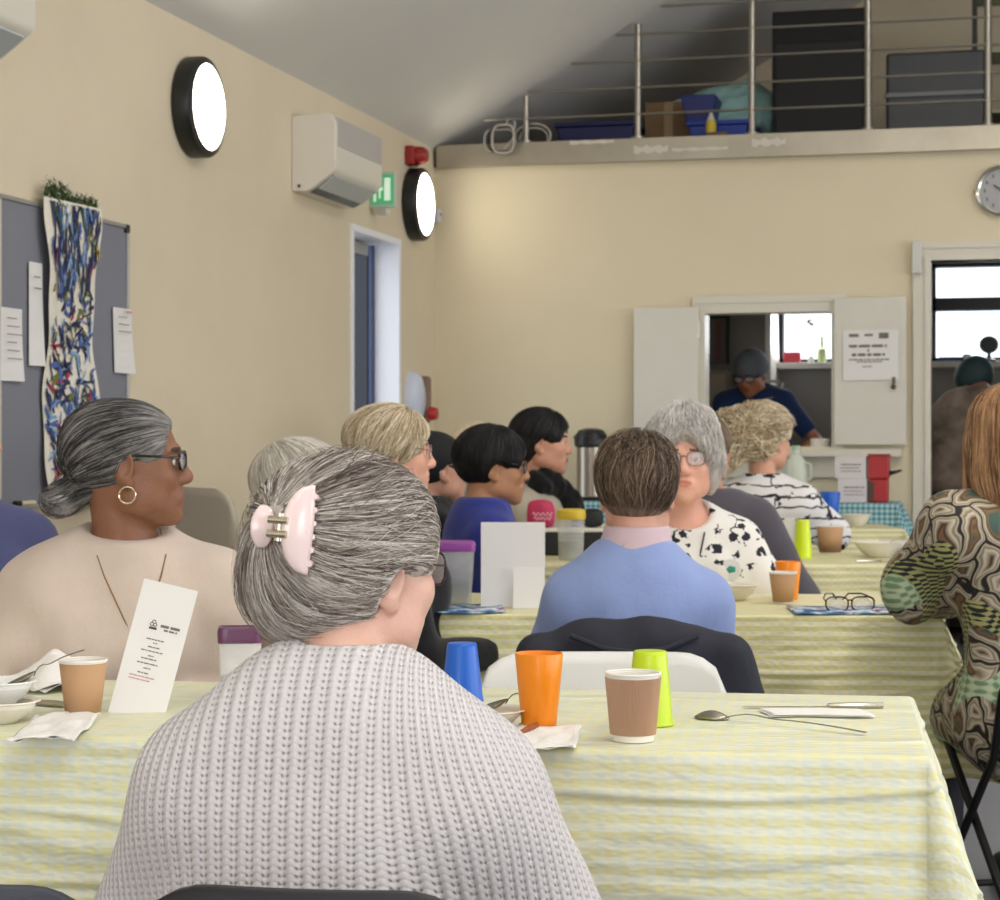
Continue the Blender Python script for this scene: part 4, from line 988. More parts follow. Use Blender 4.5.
def knife(p0, p1, label, hm=None):
    p0, p1 = np.array(p0, float), np.array(p1, float); d = p1-p0; L = np.linalg.norm(d); rz = math.atan2(d[1], d[0])
    t = thing('table_knife', label, 'knife', p0, rz)
    b = MB(); b.add([(.09, -.005, 0), (L-.015, -.005, 0), (L, 0, 0), (L-.01, .005, 0), (.09, .004, 0), (.09, -.005, .0015), (L-.015, -.005, .0012), (L, 0, .001), (L-.01, .005, .002), (.09, .004, .002)], [(4, 3, 2, 1, 0), (5, 6, 7, 8, 9), (0, 1, 6, 5), (1, 2, 7, 6), (2, 3, 8, 7), (3, 4, 9, 8), (4, 0, 5, 9)]); b.build('blade', chrome, t)
    MB().tube([(0, 0, .003), (.03, 0, .003), (.09, 0, .003), (.096, 0, .003)], [.0055, .006, .0045, .003], 8).build('handle', hm or chrome, t); return t
knife(pt(883, 708), pt(742, 708), 'steel table knife laid across the back of the nearest table, beside a napkin')
knife(pt(536, 730, .004), pt(498, 749, .001), 'knife with a reddish handle resting by the orange tumbler', mat('handle_rust', (150, 84, 52), .4))
knife(pt(64, 707), pt(22, 704), 'dark knife lying beside the stacked bowls behind the smooth brown cup')
knife((*put(856, 562)[:2], TOP), (*put(900, 562)[:2], TOP), 'knife on the third table in front of the wide cream bowl')
napm = mat('napkin_white', (236, 234, 230), .85, bump=.2, bscale=80)
def napkin(px0, py0, px1, py1, label, seed=0, crumple=.006, rot=0, dz=.002, h=0):
    x0, y0, _ = put(px0, py1); x1, _, _ = put(px1, py1); _, y1, _ = put(px0, py0); x0_, y0_, Z = put((px0+px1)/2, (py0+py1)/2)
    w_ = abs(px1-px0)/FPX*Z; d_ = abs(put((px0+px1)/2, py0)[2]-put((px0+px1)/2, py1)[2]); rs = np.random.RandomState(seed); n = 22; ph = rs.rand(9)*6; b = MB()
    for lay in range(2):
        V = []
        for i in range(n):
            for j in range(n):
                u, v = i/(n-1)-.5, j/(n-1)-.5
                zz = dz+.0012*lay*2+crumple*(abs(math.sin(u*6+ph[0]+lay)+.6*math.sin(v*7+u*5+ph[1])+.4*math.sin(v*13-u*9+ph[2])))+h*max(0, .5-math.hypot(u, v))*2
                V.append((u*w_*(1-.05*lay)+.1*w_*math.sin(v*4+ph[3])*.3, v*d_+.06*d_*math.sin(u*6+ph[4]), max(zz, .0006+.001*lay)))
        b.grid(np.array(V), n, n)
    o = b.build('napkin', napm, None, loc=(x0_, y0_, TOP), rz=YAW+R(rot), solid=.0005, angle=60); return tag(o, label, 'napkin')
napkin(24, 716, 88, 742, 'crumpled white paper napkin in front of the smooth brown cup', 1, .004, 4)
napkin(764, 711, 868, 718, 'flat white napkin lying under the knife on the right of the nearest table', 2, .0004)
napkin(512, 728, 578, 750, 'folded white napkin by the reddish knife and orange tumbler', 3, .003, -6)
napkin(18, 668, 100, 692, 'raised crumpled napkin heap behind the smooth brown cup', 4, .010, 0, h=.055)
napkin(888, 545, 912, 556, 'crumpled napkin right of the wide cream bowl on the third table', 6, .012, h=.03)
# menu card leaning, white on both faces
def flatcard(name, w_, h_, mats, rows, label, cat, cornerA, rz, lean=0, roll=0, th=.0012, extra=None):
    b = MB().box((0, 0, 0), (w_, th, h_)); bars(b, rows, 1, .0006)
    if extra: extra(b)
    o = b.build(name, mats, None, smooth=False); o.rotation_mode = 'XYZ'
    o.matrix_world = Matrix.Translation(cornerA) @ Matrix.Rotation(rz, 4, 'Z') @ Matrix.Rotation(lean, 4, 'X') @ Matrix.Rotation(roll, 4, 'Y')
    return tag(o, label, cat)
a_ = put(108, 712)
rows = [(.048, .082, .158, .0045), (.055, .078, .1525, .003), (.030, .062, .134, .002), (.043, .05, .1285, .0018), (.036, .056, .121, .002), (.026, .064, .114, .002), (.04, .05, .106, .0018), (.03, .056, .1005, .002), (.025, .06, .0925, .002), (.038, .05, .0845, .0018), (.03, .05, .076, .002)]
def mlogo(b):
    for xx, zz, r_ in ((.033, .160, .0035), (.0385, .160, .0035), (.0358, .1645, .0035)):
        b.add([(xx+r_*math.cos(a), -.0008, zz+r_*math.sin(a)) for a in np.linspace(0, 2*PI, 12, endpoint=False)], [tuple(range(12))], 3)
        b.add([(xx+.6*r_*math.cos(a), -.0012, zz+.6*r_*math.sin(a)) for a in np.linspace(0, 2*PI, 12, endpoint=False)], [tuple(range(12))], 0)
    b.add([(.029, -.0008, .1515), (.043, -.0008, .1515), (.042, -.0008, .1555), (.030, -.0008, .1555)], [(0, 1, 2, 3)], 3)
    bars(b, [(.018, .062, .0695, .0018), (.018, .055, .064, .0018)], 2, .0008)
flatcard('menu_card', .094, .232, [paper, ink, redink, greyink], rows, 'tall white menu card leaning to the right beside the smooth brown cup', 'menu', (a_[0], a_[1], TOP), YAW+R(4), R(-10), R(14), extra=mlogo)
# blank card stand on the middle table
cx, cy, Zc = put(513, 607); wv = (545-481)/FPX*Zc; t = thing('card_stand', 'blank white folded card standing between the plastic box and the man in blue', 'card', (cx, cy, TOP), YAW)
MB().box((-wv/2, 0, 0), (wv/2, .0015, .232)).build('back_card', paper, t, smooth=False); MB().box((.0, -.05, 0), (wv/2-.003, -.0485, .112)).build('front_card', mat('paper_front', (232, 230, 230), .7), t, smooth=False)
b = MB(); b.box((-wv/2, -.018, 0), (0, -.0165, .112)); b.build('side_card', paper, t, smooth=False)
# clear container with purple lid
clear = NT('clear_plastic'); clear.b.inputs['Base Color'].default_value = (.93, .95, .95, 1); clear.b.inputs['Alpha'].default_value = .24; clear.b.inputs['Roughness'].default_value = .18
def boxcontainer(px, py, w_, d_, h_, lidm, label, z=TOP):
    x, y, Z = put(px, py, z); t = thing('plastic_container', label, 'food container', (x, y, z), YAW+R(6)); b = MB(); k = .88
    V = []; ang = np.linspace(0, 2*PI, 32, endpoint=False)
    sq = lambda a, s: (s*w_/2*math.copysign(abs(math.cos(a))**.35, math.cos(a)), s*d_/2*math.copysign(abs(math.sin(a))**.35, math.sin(a)))
    for zz, s in ((0, k*.96), (.006, k), (h_*.3, k+.03), (h_*.31, k+.045), (h_, 1)):
        for a in ang: V.append((*sq(a, s), zz))
    b.add(V, [(j*32+i, j*32+(i+1) % 32, (j+1)*32+(i+1) % 32, (j+1)*32+i) for j in range(4) for i in range(32)]+[tuple(range(31, -1, -1))]); b.build('tub', clear.m, t, solid=.0018)
    b = MB(); V = [(*sq(a, s), zz) for zz, s in ((h_-.018, 1.03), (h_+.002, 1.05), (h_+.009, 1.0), (h_+.006, .8)) for a in ang]; b.add(V, [(j*32+i, j*32+(i+1) % 32, (j+1)*32+(i+1) % 32, (j+1)*32+i) for j in range(3) for i in range(32)]+[tuple(3*32+i for i in range(32))]); b.box((-.02, -d_/2*1.1, h_-.012), (.02, -d_/2*1.0, h_+.006)); b.build('lid', lidm, t)
    V = [(*sq(a, s), zz) for zz, s in ((.004, k*.94), (h_*.36, k)) for a in ang]; b = MB(); b.add(V, [(i, (i+1) % 32, 32+(i+1) % 32, 32+i) for i in range(32)]+[tuple(range(31, -1, -1)), tuple(32+i for i in range(32))])
    c_ = NT('grey_contents'+t.name); c_.b.inputs['Base Color'].default_value = (.24, .26, .26, 1); c_.b.inputs['Alpha'].default_value = .55; b.build('contents', c_.m, t); return t
boxcontainer(447, 603, .150, .11, .165, mat('lid_purple', (150, 70, 158), .35), 'clear plastic box with a purple lid left of the blank card stand')
x, y, Z = put(571, 560); t = thing('water_jug', 'clear plastic beaker with a yellow lid behind the man in blue', 'jug', (x, y, TOP), 0); t.scale = (1, 1, .84)
jr = 14/FPX*Z
MB().lathe([(0, 0), (jr*.84, 0), (jr*.88, .004), (jr*1.0, .200), (jr*.98, .200), (jr*.86, .005), (0, .004)], 36).build('beaker', clear.m, t); MB().lathe([(jr*1.02, .185), (jr*1.06, .20), (jr*1.03, .226), (jr*.8, .232), (0, .230)], 36).build('lid', mat('lid_yellow', (232, 200, 60), .4), t)
MB().lathe([(0, .006), (jr*.84, .006), (jr*.9, .09), (0, .09)], 30).build('water', c_.m if False else bpy.data.materials['grey_contents'+'plastic_container'], t)
# brochures and the reading glasses
brm = NT('brochure_print'); f = brm.noise(brm.obj(), 16, 2); brm.l(brm.ramp(f, [(.38, lin((40, 80, 130))), (.47, lin((120, 170, 200))), (.53, lin((225, 225, 230))), (.62, lin((120, 60, 110)))], 'CONSTANT'), brm.b.inputs['Base Color'])
def brochure(px0, px1, py0, py1, label, rot):
    x, y, Z = put((px0+px1)/2, (py0+py1)/2); w_ = (px1-px0)/FPX*Z; d_ = put(500, py0)[2]-put(500, py1)[2]; b = MB(); n = 12; V = []
    for i in range(n):
        for j in (0, 1): u = i/(n-1)-.5; V.append((u*w_, (j-.5)*d_*.8+u*.03, .002+.010*abs(u)**1.5))
    b.grid(np.array(V), n, 2); o = b.build('brochure', brm.m, None, loc=(x, y, TOP), rz=YAW+R(rot), solid=.0012); tag(o, label, 'leaflet')
brochure(435, 503, 604, 615, 'blue and purple leaflet at the front left of the middle table', 3)
brochure(790, 896, 606, 616, 'blue and white leaflet under the tortoiseshell reading glasses', -3)
x, y, Z = put(850, 611); t = thing('reading_glasses', 'tortoiseshell reading glasses lying open on the leaflet', 'glasses', (x, y, TOP+.017), YAW+R(4))
tort = mat('tortoiseshell', (64, 26, 22), .25, var=.5, vscale=60); s_ = 1.12
b = MB()
for s in (-1, 1):
    b.tube([(s*.035+.027*math.copysign(abs(math.cos(a))**.7, math.cos(a))*s_, 0, .002+.017*math.copysign(abs(math.sin(a))**.7, math.sin(a))*s_) for a in np.linspace(0, 2*PI, 26, endpoint=False)], .0024, 8, closed=True)
b.tube([(-.008, 0, .010), (0, -.001, .013), (.008, 0, .010)], .0026, 8); b.build('frame', tort, t)
for s in (-1, 1):
    MB().tube([(s*.066, 0, .010), (s*.067, .02, .016), (s*.05, .07, .024), (s*.022, .105, .022), (s*.008, .118, .004)], .0022, 8).build('temple', tort, t)
b = MB()
for s in (-1, 1): b.add([(s*.035+.027*math.cos(a), .0005, .002+.017*math.sin(a)) for a in np.linspace(0, 2*PI, 20, endpoint=False)], [tuple(range(20))])
lm = NT('reading_lens'); lm.b.inputs['Alpha'].default_value = .25; lm.b.inputs['Roughness'].default_value = .05; b.build('lens', lm.m, t, solid=.0008)
# white card and lanyard stand on the third table, small things on it
x, y, Z = put(790, 558); MBc = MB().box((-.022, 0, 0), (.022, .002, .155)); o = MBc.build('place_card', mat('card_clear', (214, 212, 208), .5), None, smooth=False, loc=(x, y, TOP), rz=YAW); tag(o, 'narrow white card standing left of the neon lime tumbler', 'card')
# pink bag, black camera bag and blue bottle cap in the middle distance
def bag(px, py, Z, w_, d_, h_, m, name, label, cat, soft=.02, z=TOP):
    x, y = G(px, Z); f = lambda P: smax(ell(P, (0, 0, h_*.45), (w_/2*1.15, d_/2*1.2, h_*.62)), np.maximum(np.maximum(np.abs(P[:, 0])-w_/2, np.abs(P[:, 1])-d_/2), np.maximum(-P[:, 2]+.002, P[:, 2]-h_)), soft)+fold_noise(P, .004, 40, 3)
    ax = [axis(-w_/2-.03, w_/2+.03, .007), axis(-d_/2-.03, d_/2+.03, .007), axis(-.004, h_+.03, .007)]; V, Q = surfnet(field(f, *ax), *ax)
    V[:, 2] = np.maximum(V[:, 2], 0.001)
    o = np_obj(name, V, Q, m); o.location = (x, y, z); o.rotation_euler.z = YAW; return tag(o, label, cat)
x, y = G(567, 7.98); t = thing('speaker_box', 'black box with a white lid on the third table, carrying the pink pouch', 'box', (x, y, TOP), YAW)
MB().box((-.16, -.06, 0), (.16, .06, .092)).build('body', dark, t, bevel=.006); MB().box((-.165, -.065, .092), (.165, .065, .108)).build('lid', white, t, bevel=.004)
o = bag(541, 0, 7.96, .115, .07, .112, mat('pink_bag', (192, 44, 92), .5), 'pink_pouch', 'bright pink pouch on the white lidded box left of the yellow lidded beaker', 'pouch', z=TOP+.1085)
b = MB(); 
for zz, x0, x1 in ((.055, -.035, .045), (.038, -.03, .04)):
    pts = [(x0+(x1-x0)*i/16, -.055+.004*abs(i-8)/8, zz+.008*math.sin(i*1.7)) for i in range(17)]; b.tube(pts, .0022, 6)
b.build('swirl_print', mat('pink_print', (236, 190, 205), .6), o)
bag(592, 0, 7.98, .09, .08, .075, mat('black_bag', (22, 22, 26), .6), 'camera_bag', 'small black bag on the white lidded box behind the man in blue', 'bag', z=TOP+.1085)
tag(MB().lathe([(0, 0), (.026, 0), (.027, .05), (.02, .085), (.021, .088), (.021, .118), (0, .118)], 20, mis=[0, 0, 0, 0, 1, 1]).build('drink_bottle', [mat('bottle_clear', (206, 214, 222), .2), mat('cap_blue', (30, 76, 190), .4)], None, loc=(*G(578, 8.2), TOP)), 'small bottle with a blue cap beside the black bag', 'bottle')

# things on the teal table
TB = .8865
def airpot(px, Y, label):
    x = WY(px, 0, Y)[0]; t = thing('airpot', label, 'airpot', (x, Y, TB)); 
    MB().lathe([(0, 0), (.074, 0), (.078, .006), (.078, .018), (.075, .022), (.075, .275), (0, .275)], 36, mis=[1, 1, 1, 0, 0, 0]).build('body', [mat('airpot_steel', (160, 152, 142), .28, .9), dark], t)
    MB().lathe([(.075, .275), (.086, .285), (.088, .31), (.082, .34), (.064, .365), (.03, .375), (0, .376)], 36).build('lid', dark, t)
    MB().box((-.016, -.12, .315), (.016, -.07, .335)).build('spout', dark, t, bevel=.006)
    MB().tube([(-.08, 0, .30), (-.085, -.02, .33), (-.06, -.03, .352), (.06, -.03, .352), (.085, -.02, .33), (.08, 0, .30)], .005, 8).build('carry_handle', dark, t); return t
airpot(591, 10.25, 'steel vacuum airpot with black lid, the full one left of the brown haired man')
airpot(630, 10.40, 'steel airpot with black lid mostly hidden behind the grey white hair')
x = WY(795, 0, 10.2)[0]
t = thing('milk_bottle', 'milky plastic bottle with handle at the left of the teal table', 'bottle', (x, 10.25, TB)); milk = mat('milk_plastic', (208, 214, 200), .4)
MB().lathe([(0, 0), (.052, 0), (.056, .01), (.056, .16), (.045, .21), (.02, .24), (.02, .262), (0, .262)], 30).build('bottle_body', milk, t); MB().lathe([(0, .285), (.022, .285), (.023, .262), (0, .262)], 20).build('cap', mat('cap_green', (176, 200, 170), .4), t)
MB().tube([(.04, 0, .20), (.072, 0, .19), (.075, 0, .12), (.05, 0, .10)], .008, 8).build('handle', milk, t)
tag(MB().lathe([(0, 0), (.05, 0), (.056, .008), (.05, .02), (.03, .022), (.03, .05), (0, .055)], 26).build('side_dish', mat('dish_brass', (170, 160, 120), .4), None, loc=(WY(815, 0, 10.1)[0], 10.12, TB)), 'small yellowish dish between the milk bottle and the white cartons', 'dish')
for (px0, px1, yy, z0, hh, lb) in ((838, 867, 10.2, 0, .120, 'lower white printed carton left of the red tins'), (835, 866, 10.2, .121, .110, 'upper white printed carton left of the red tins')):
    x0, x1 = WY(px0, 0, yy)[0], WY(px1, 0, yy)[0]; b = MB().box((0, 0, 0), (x1-x0, .14, hh)); bars(b, [(.03, .13, hh*.6, .006), (.025, .12, hh*.45, .004), (.03, .13, hh*.3, .004)], 1, .001, 4)
    o = b.build('carton', [mat('carton_white', (214, 206, 208), .6), ink], None, smooth=False, loc=(x0, yy, TB+z0)); tag(o, lb, 'carton')
for (px0, px1, z0, hh, lb) in ((868, 888, 0, .115, 'lower red tin on the teal table'), (868, 889, .117, .125, 'upper red tin on the teal table, with a dark tap handle')):
    x0, x1 = WY(px0, 0, 10.2)[0], WY(px1, 0, 10.2)[0]; t = thing('red_tin', lb, 'tin', (x0, 10.2, TB+z0)); MB().box((0, 0, 0), (x1-x0, .12, hh)).build('tin', mat('tin_red', (172, 28, 34), .4), t, bevel=.008)
    if z0: MB().box((-.002, -.003, hh-.012), (x1-x0+.002, .123, hh+.001)).build('lid', mat('tin_red2', (140, 24, 28), .4), t, bevel=.003); MB().tube([(x1-x0, .05, .03), (x1-x0+.03, .04, .035), (x1-x0+.06, .035, .045)], [.012, .008, .006], 8).build('handle', dark, t)
    else: MB().box((.0, -.006, .01), (.03, -.0005, hh-.01)).build('label_patch', mat('tin_label', (80, 60, 50), .5), t, bevel=.001)
# kitchen: board on the tiled partition, cooker hood edge, sill things, counter
kx = lambda px, Y: WY(px, 0, Y)[0]
yk = YK-.02
t = thing('kitchen_board', 'dark framed board on the kitchen wall seen through the hatch, left side', 'board', (kx(704, yk)-.15, yk-.03, 1.70)); w_ = kx(730, yk)-kx(704, yk)+.15
MB().box((0, 0, 0), (w_, .02, .32)).build('panel', mat('board_grey', (120, 110, 112), .7), t, smooth=False); b = MB(); b.box((w_-.02, -.01, 0), (w_, .02, .32)); b.box((0, -.01, .30), (w_, .02, .32)); b.build('frame', dark, t, bevel=.002); MB().box((w_*.72, -.006, .02), (w_*.82, -.001, .28)).build('poster_strip', mat('poster_rust', (128, 84, 76), .7), t, smooth=False)
t = thing('kitchen_cupboard', 'beige kitchen cupboard under the dark framed board', 'cupboard', (kx(700, 12.8), 12.7, .90)); MB().box((-.3, 0, .35), (kx(728, 12.8)-kx(700, 12.8), .45, .74)).build('carcass', mat('cupboard_beige', (150, 138, 118), .6), t, bevel=.004)
MB().box((-.02, -.018, .37), (kx(728, 12.8)-kx(700, 12.8)-.01, -.001, .72)).build('door', mat('cupboard_beige2', (158, 146, 126), .6), t, bevel=.004)
x_ = kx(767, 12.6); tag(MB().box((0, 0, 0), (.035, .5, 2.6)).build('partition_post', white, None, bevel=.003, loc=(x_-.017, 12.65, 0)), 'bright white upright post left of the kitchen window', 'post')
t = thing('kitchen_counter', 'long kitchen worktop under the windows', 'counter', (kx(700, 12.6), 12.6, 0)); MB().box((.50, .0, .88), (3.2, .52, .92)).build('worktop', mat('worktop', (92, 90, 88), .4), t, bevel=.004); MB().box((.50, .05, .1), (3.2, .52, .88)).build('base_units', mat('unit_beige', (140, 132, 118), .5), t, smooth=False)
yS = YK-.12
o = MB().box((0, 0, 0), (.11, .07, .07)).build('red_basket', mat('basket_red', (190, 60, 70), .5), None, bevel=.008, loc=(kx(784, yS), yS-.04, W0+.001)); tag(o, 'small red basket on the kitchen window sill seen through the hatch', 'basket')
o = MB().lathe([(0, 0), (.028, 0), (.033, .04), (.03, .085), (.012, .105), (.01, .15), (.018, .155), (.014, .17), (0, .172)], 20).build('soap_bottle', mat('soap_green', (176, 190, 140), .3), None, loc=(kx(822, yS), yS, W0+.001)); tag(o, 'greenish soap bottle on the kitchen window sill', 'bottle')
b = MB(); b.tube([(0, 0, 0), (.004, 0, .1), (0, 0, .2), (-.006, 0, .25)], .003, 6)
for q in range(6): a = q; b.lathe([(0, 0), (.012, .012), (0, .024)], 8, at=(-.006+.016*math.cos(a), .01*math.sin(a), .235+.006*q))
b.lathe([(0, 0), (.022, 0), (.02, .03), (.012, .045), (0, .045)], 14, mi=1); tag(b.build('flower_stem', [mat('stem_grey', (176, 176, 168), .6), mat('pot_green', (190, 200, 190), .5)], None, loc=(kx(811, yS), yS, W0+.001)), 'single tall faint flower in a little pot on the kitchen window sill', 'flower')
for px, w2, h2, c, lb in ((952, .16, .028, (50, 64, 130), 'flat blue box on the sill behind the doorway'), (967, .05, .045, (220, 220, 216), 'small white pot on the sill behind the doorway')):
    tag(MB().box((0, 0, 0), (w2, .08, h2)).build('sill_box', mat('sill_%d' % px, c, .5), None, bevel=.004, loc=(kx(px, yS)-w2/2, yS-.05, W0+.001)), lb, 'box')
t = thing('desk_fan', 'small round black fan on the sill behind the doorway', 'fan', (kx(989, 13.0), 13.02, W0+.001)); t.scale = (.68, .68, .62)
MB().lathe([(0, 0), (.07, 0), (.07, .012), (.02, .03), (.016, .09), (0, .09)], 24).build('stand', dark, t)
MB().lathe([(0, .03), (.085, .025), (.092, 0), (.092, -.02), (.08, -.03), (.07, -.03), (.07, .0), (0, .0)], 36, M=Mc, at=(0, -.02, .165)).build('housing', dark, t)
b = MB()
for k in range(4):
    a = k*PI/2+.4; b.add([(0, -.03, .165), (.055*math.cos(a-.3), -.04, .165+.055*math.sin(a-.3)), (.06*math.cos(a), -.035, .165+.06*math.sin(a)), (.05*math.cos(a+.35), -.026, .165+.05*math.sin(a+.35))], [(0, 1, 2, 3)])
b.build('blades', mat('fan_blade', (120, 124, 130), .4), t, solid=.002)
b = MB(); 
for r_ in (.03, .055, .075): b.tube([(r_*math.cos(a), -.052, .165+r_*math.sin(a)) for a in np.linspace(0, 2*PI, 28, endpoint=False)], .0016, 6, closed=True)
for k in range(8): a = k*PI/4; b.tube([(.012*math.cos(a), -.054, .165+.012*math.sin(a)), (.08*math.cos(a), -.048, .165+.08*math.sin(a))], .0014, 6)
b.build('guard', dark, t)
tag(MB().lathe([(0, 0), (.05, 0), (.052, .05), (.045, .055), (.0, .05)], 20).build('white_tub', white, None, loc=(kx(820, YB+.09), YB+.09, HZ0-.011)), 'small white tub standing on the hatch shelf', 'tub')

# ------------------------------------------------------------------ chairs
def folding_chair(px, Z, face, label, panelm, framem, seat_z=.44, back_top=.80, w_=.44, ph=.24, group=None, seat=True, panel_r=.09, tilt=.09, two=False):
    x, y = G(px, Z); t = thing('folding_chair', label, 'chair', (x, y, 0), YAW-R(face), group)    # local +Y = where the sitter faces
    h = w_/2
    for s in (-1, 1):
        MB().tube([(s*h, .24, .01), (s*h, -.13, seat_z), (s*h, -.16-tilt*.2, .6), (s*(h-.004), -.18-tilt, back_top-.10)], .011, 10).build('frame_tube', framem, t)
        MB().tube([(s*(h-.02), -.24, .01), (s*(h-.02), .20, seat_z-.01)], .011, 10).build('leg', framem, t)
    for yy, zz in ((.24, .06), (-.235, .06)): MB().tube([(-h+.01, yy*.9, zz), (h-.01, yy*.9, zz)], .009, 8).build('stretcher', framem, t)
    n = 15; V = []
    if seat:
        b = MB()
        for i in range(n):
            for j in range(9):
                u, v = i/(n-1)*2-1, j/8*2-1; k_ = 1-.06*abs(v)**3
                V.append((u*(h-.012)*k_, .02+v*.20, seat_z+.012-.010*(1-u*u)*(1-v*v)-.012*max(0, v-.7)))
        b.grid(np.array(V), n, 9); b.build('seat', panelm, t, solid=.014)
    b = MB(); V = []; m_ = 21
    for i in range(m_):
        u = i/(m_-1)*2-1; top_ = 0 if abs(u) < 1-panel_r/h else (1-math.sqrt(max(0, 1-((abs(u)-(1-panel_r/h))/(panel_r/h))**2)))*panel_r
        for j in range(9):
            v = j/8; z_ = back_top-ph+v*(ph-top_) if True else 0
            bot = ph*.0; V.append((u*(h+.012), -.175-tilt*(.55+.45*v)-.03*(1-u*u), z_))
    b.grid(np.array(V), m_, 9); b.build('backrest', panelm, t, solid=.016, angle=60); return t
wp, gp, bp = mat('white_chair_plastic', (232, 232, 230), .35), mat('chair_beige', (178, 170, 154), .5), mat('chair_black', (30, 29, 34), .6)
gf, bf = mat('chair_grey_tube', (160, 158, 150), .35, .5), mat('chair_black_tube', (26, 26, 28), .4, .3)
folding_chair(607, 3.78, 180, 'white plastic folding chair tucked against the far side of the nearest table', wp, gf, back_top=.778, w_=.475, ph=.20, tilt=.0)
folding_chair(262, 5.35, 62, 'beige folding chair standing alone by the left wall', gp, mat('beige_tube', (186, 180, 166), .4, .2), back_top=1.075, w_=.42, ph=.19, tilt=-.02)
folding_chair(352, 2.30, 8, 'black chair under the woman in the grey knitted cardigan', bp, bf, seat_z=.42, back_top=.736, w_=.37, ph=.22, tilt=.04)
folding_chair(633, 4.40, 2, 'dark chair holding the man in blue, hung with a navy jacket', bp, bf, back_top=.80, w_=.46, ph=.22, tilt=.02)
folding_chair(60, 2.75, 12, 'slate grey chair back at the bottom left corner', mat('slate_seat', (74, 78, 88), .9, bump=.2, bscale=300), bf, back_top=.652, w_=.34, ph=.25)
folding_chair(1052, 4.95, -10, 'black chair under the woman in the patterned dress', bp, bf, back_top=.80, w_=.42, ph=.2)
folding_chair(443, 6.80, 80, 'purple chair behind the clear box with the purple lid', mat('chair_purple', (80, 62, 120), .6), bf, back_top=.96, w_=.40, ph=.25)
# navy jacket draped over the man's chair
jx, jy = G(633, 4.14); jm = mat('navy_jacket', (36, 38, 50), .85, bump=.25, bscale=30, var=.08)
t = thing('navy_jacket', 'navy jacket draped over the chair back of the man in blue', 'jacket', (jx, jy, 0), YAW-R(2))
def jac(P):
    d = smax(ell(P, (0, 0, .60), (.275, .085, .232)), .42-P[:, 2], .02)
    d = smin(d, caps(P, (-.20, -.01, .755), (-.235, -.02, .46), .042, .035), .04); d = smin(d, caps(P, (.20, -.01, .755), (.275, -.02, .44), .042, .04), .04)
    d = smin(d, caps(P, (-.12, 0, .772), (.12, 0, .772), .035, .035), .05)
    return d+.003*np.sin(P[:, 0]*42+3*np.sin(P[:, 2]*9)).astype(np.float32)+fold_noise(P, .005, 20, 2)
ax = [axis(-.34, .34, .009), axis(-.13, .13, .009), axis(.36, .87, .009)]; V, Q = surfnet(field(jac, *ax), *ax); np_obj('coat', V, Q, jm, t)
b = MB(); b.tube([(-.13, -.055, .80), (-.06, -.075, .775), (0, -.078, .768), (.06, -.075, .775), (.13, -.055, .80)], .006, 8); b.build('collar_seam', jm, t)
# small clear container and green packet behind the knitted shoulder
boxcontainer(240, 700, .075, .06, .12, mat('lid_plum', (96, 50, 84), .35), 'small clear pot with a plum lid between the two women on the left')
bag(226, 0, 4.66, .085, .05, .085, mat('green_packet', (90, 176, 96), .5), 'green_packet', 'bright green packet tucked against the taupe sleeve left of the grey head', 'packet', z=.83, soft=.008)

# ------------------------------------------------------------------ clothing materials
def knitmat():
    t = NT('ribbed_knit'); v = t.attr('knit'); sx = t.n('ShaderNodeSeparateXYZ'); t.l(v, sx.inputs[0]); u, w_ = sx.outputs[0], sx.outputs[1]
    per, st = .0195, .0088
    fu = t.mth('FRACT', t.mth('DIVIDE', u, per)); du = t.mth('ABSOLUTE', t.mth('SUBTRACT', fu, .5))       # 0 rib centre .5 valley
    rib = t.mth('COSINE', t.mth('MULTIPLY', du, 2*PI))
    zig = t.mth('MULTIPLY', du, 1.1); fv = t.mth('FRACT', t.mth('ADD', t.mth('DIVIDE', w_, st), zig)); stitch = t.mth('SINE', t.mth('MULTIPLY', fv, PI))
    # open eyelets either side of the valley
    e1 = t.mth('SUBTRACT', 1.0, t.mth('MULTIPLY', t.mth('ABSOLUTE', t.mth('SUBTRACT', du, .34)), 9.0)); e1 = t.mth('MAXIMUM', e1, 0.0)
    e2 = t.mth('POWER', t.mth('SUBTRACT', 1.0, stitch), 1.6)
    hole = t.mth('MINIMUM', t.mth('MULTIPLY', t.mth('MULTIPLY', e1, e2), 1.5), 1.0)
    col = t.mix(hole, lin((214, 210, 212)), lin((156, 149, 152)))
    n = t.noise(t.obj(), 12, 4); col = t.mix(t.mth('MULTIPLY', n, .14), col, lin((178, 172, 176)))
    t.l(col, t.b.inputs['Base Color']); t.b.inputs['Roughness'].default_value = .95; t.b.inputs['Sheen Weight'].default_value = .25
    h = t.mth('ADD', t.mth('MULTIPLY', rib, .8), t.mth('ADD', t.mth('MULTIPLY', stitch, .30), t.mth('MULTIPLY', hole, -.9)))
    t.l(t.bump(h, .7, .004), t.b.inputs['Normal']); return t.m
def fabric(name, col, var=.06, bump=.25, bscale=140, fold=.0, rough=.9, sheen=.2):
    t = NT(name); c = lin(col); n = t.noise(t.obj(), 9, 4)
    t.l(t.ramp(n, [(.3, tuple(x*(1-var) for x in c)), (.7, tuple(x*(1+var) for x in c))]), t.b.inputs['Base Color']); t.b.inputs['Roughness'].default_value = rough; t.b.inputs['Sheen Weight'].default_value = sheen; t.b.inputs['Specular IOR Level'].default_value = .2
    f = t.noise(t.obj(), bscale, 3); g = t.noise(t.mapping(t.obj(), (1, 1, .5)), 11, 3)
    t.l(t.bump(t.mth('ADD', t.mth('MULTIPLY', f, .12), t.mth('MULTIPLY', g, 1.2)), bump, .02), t.b.inputs['Normal']); return t.m
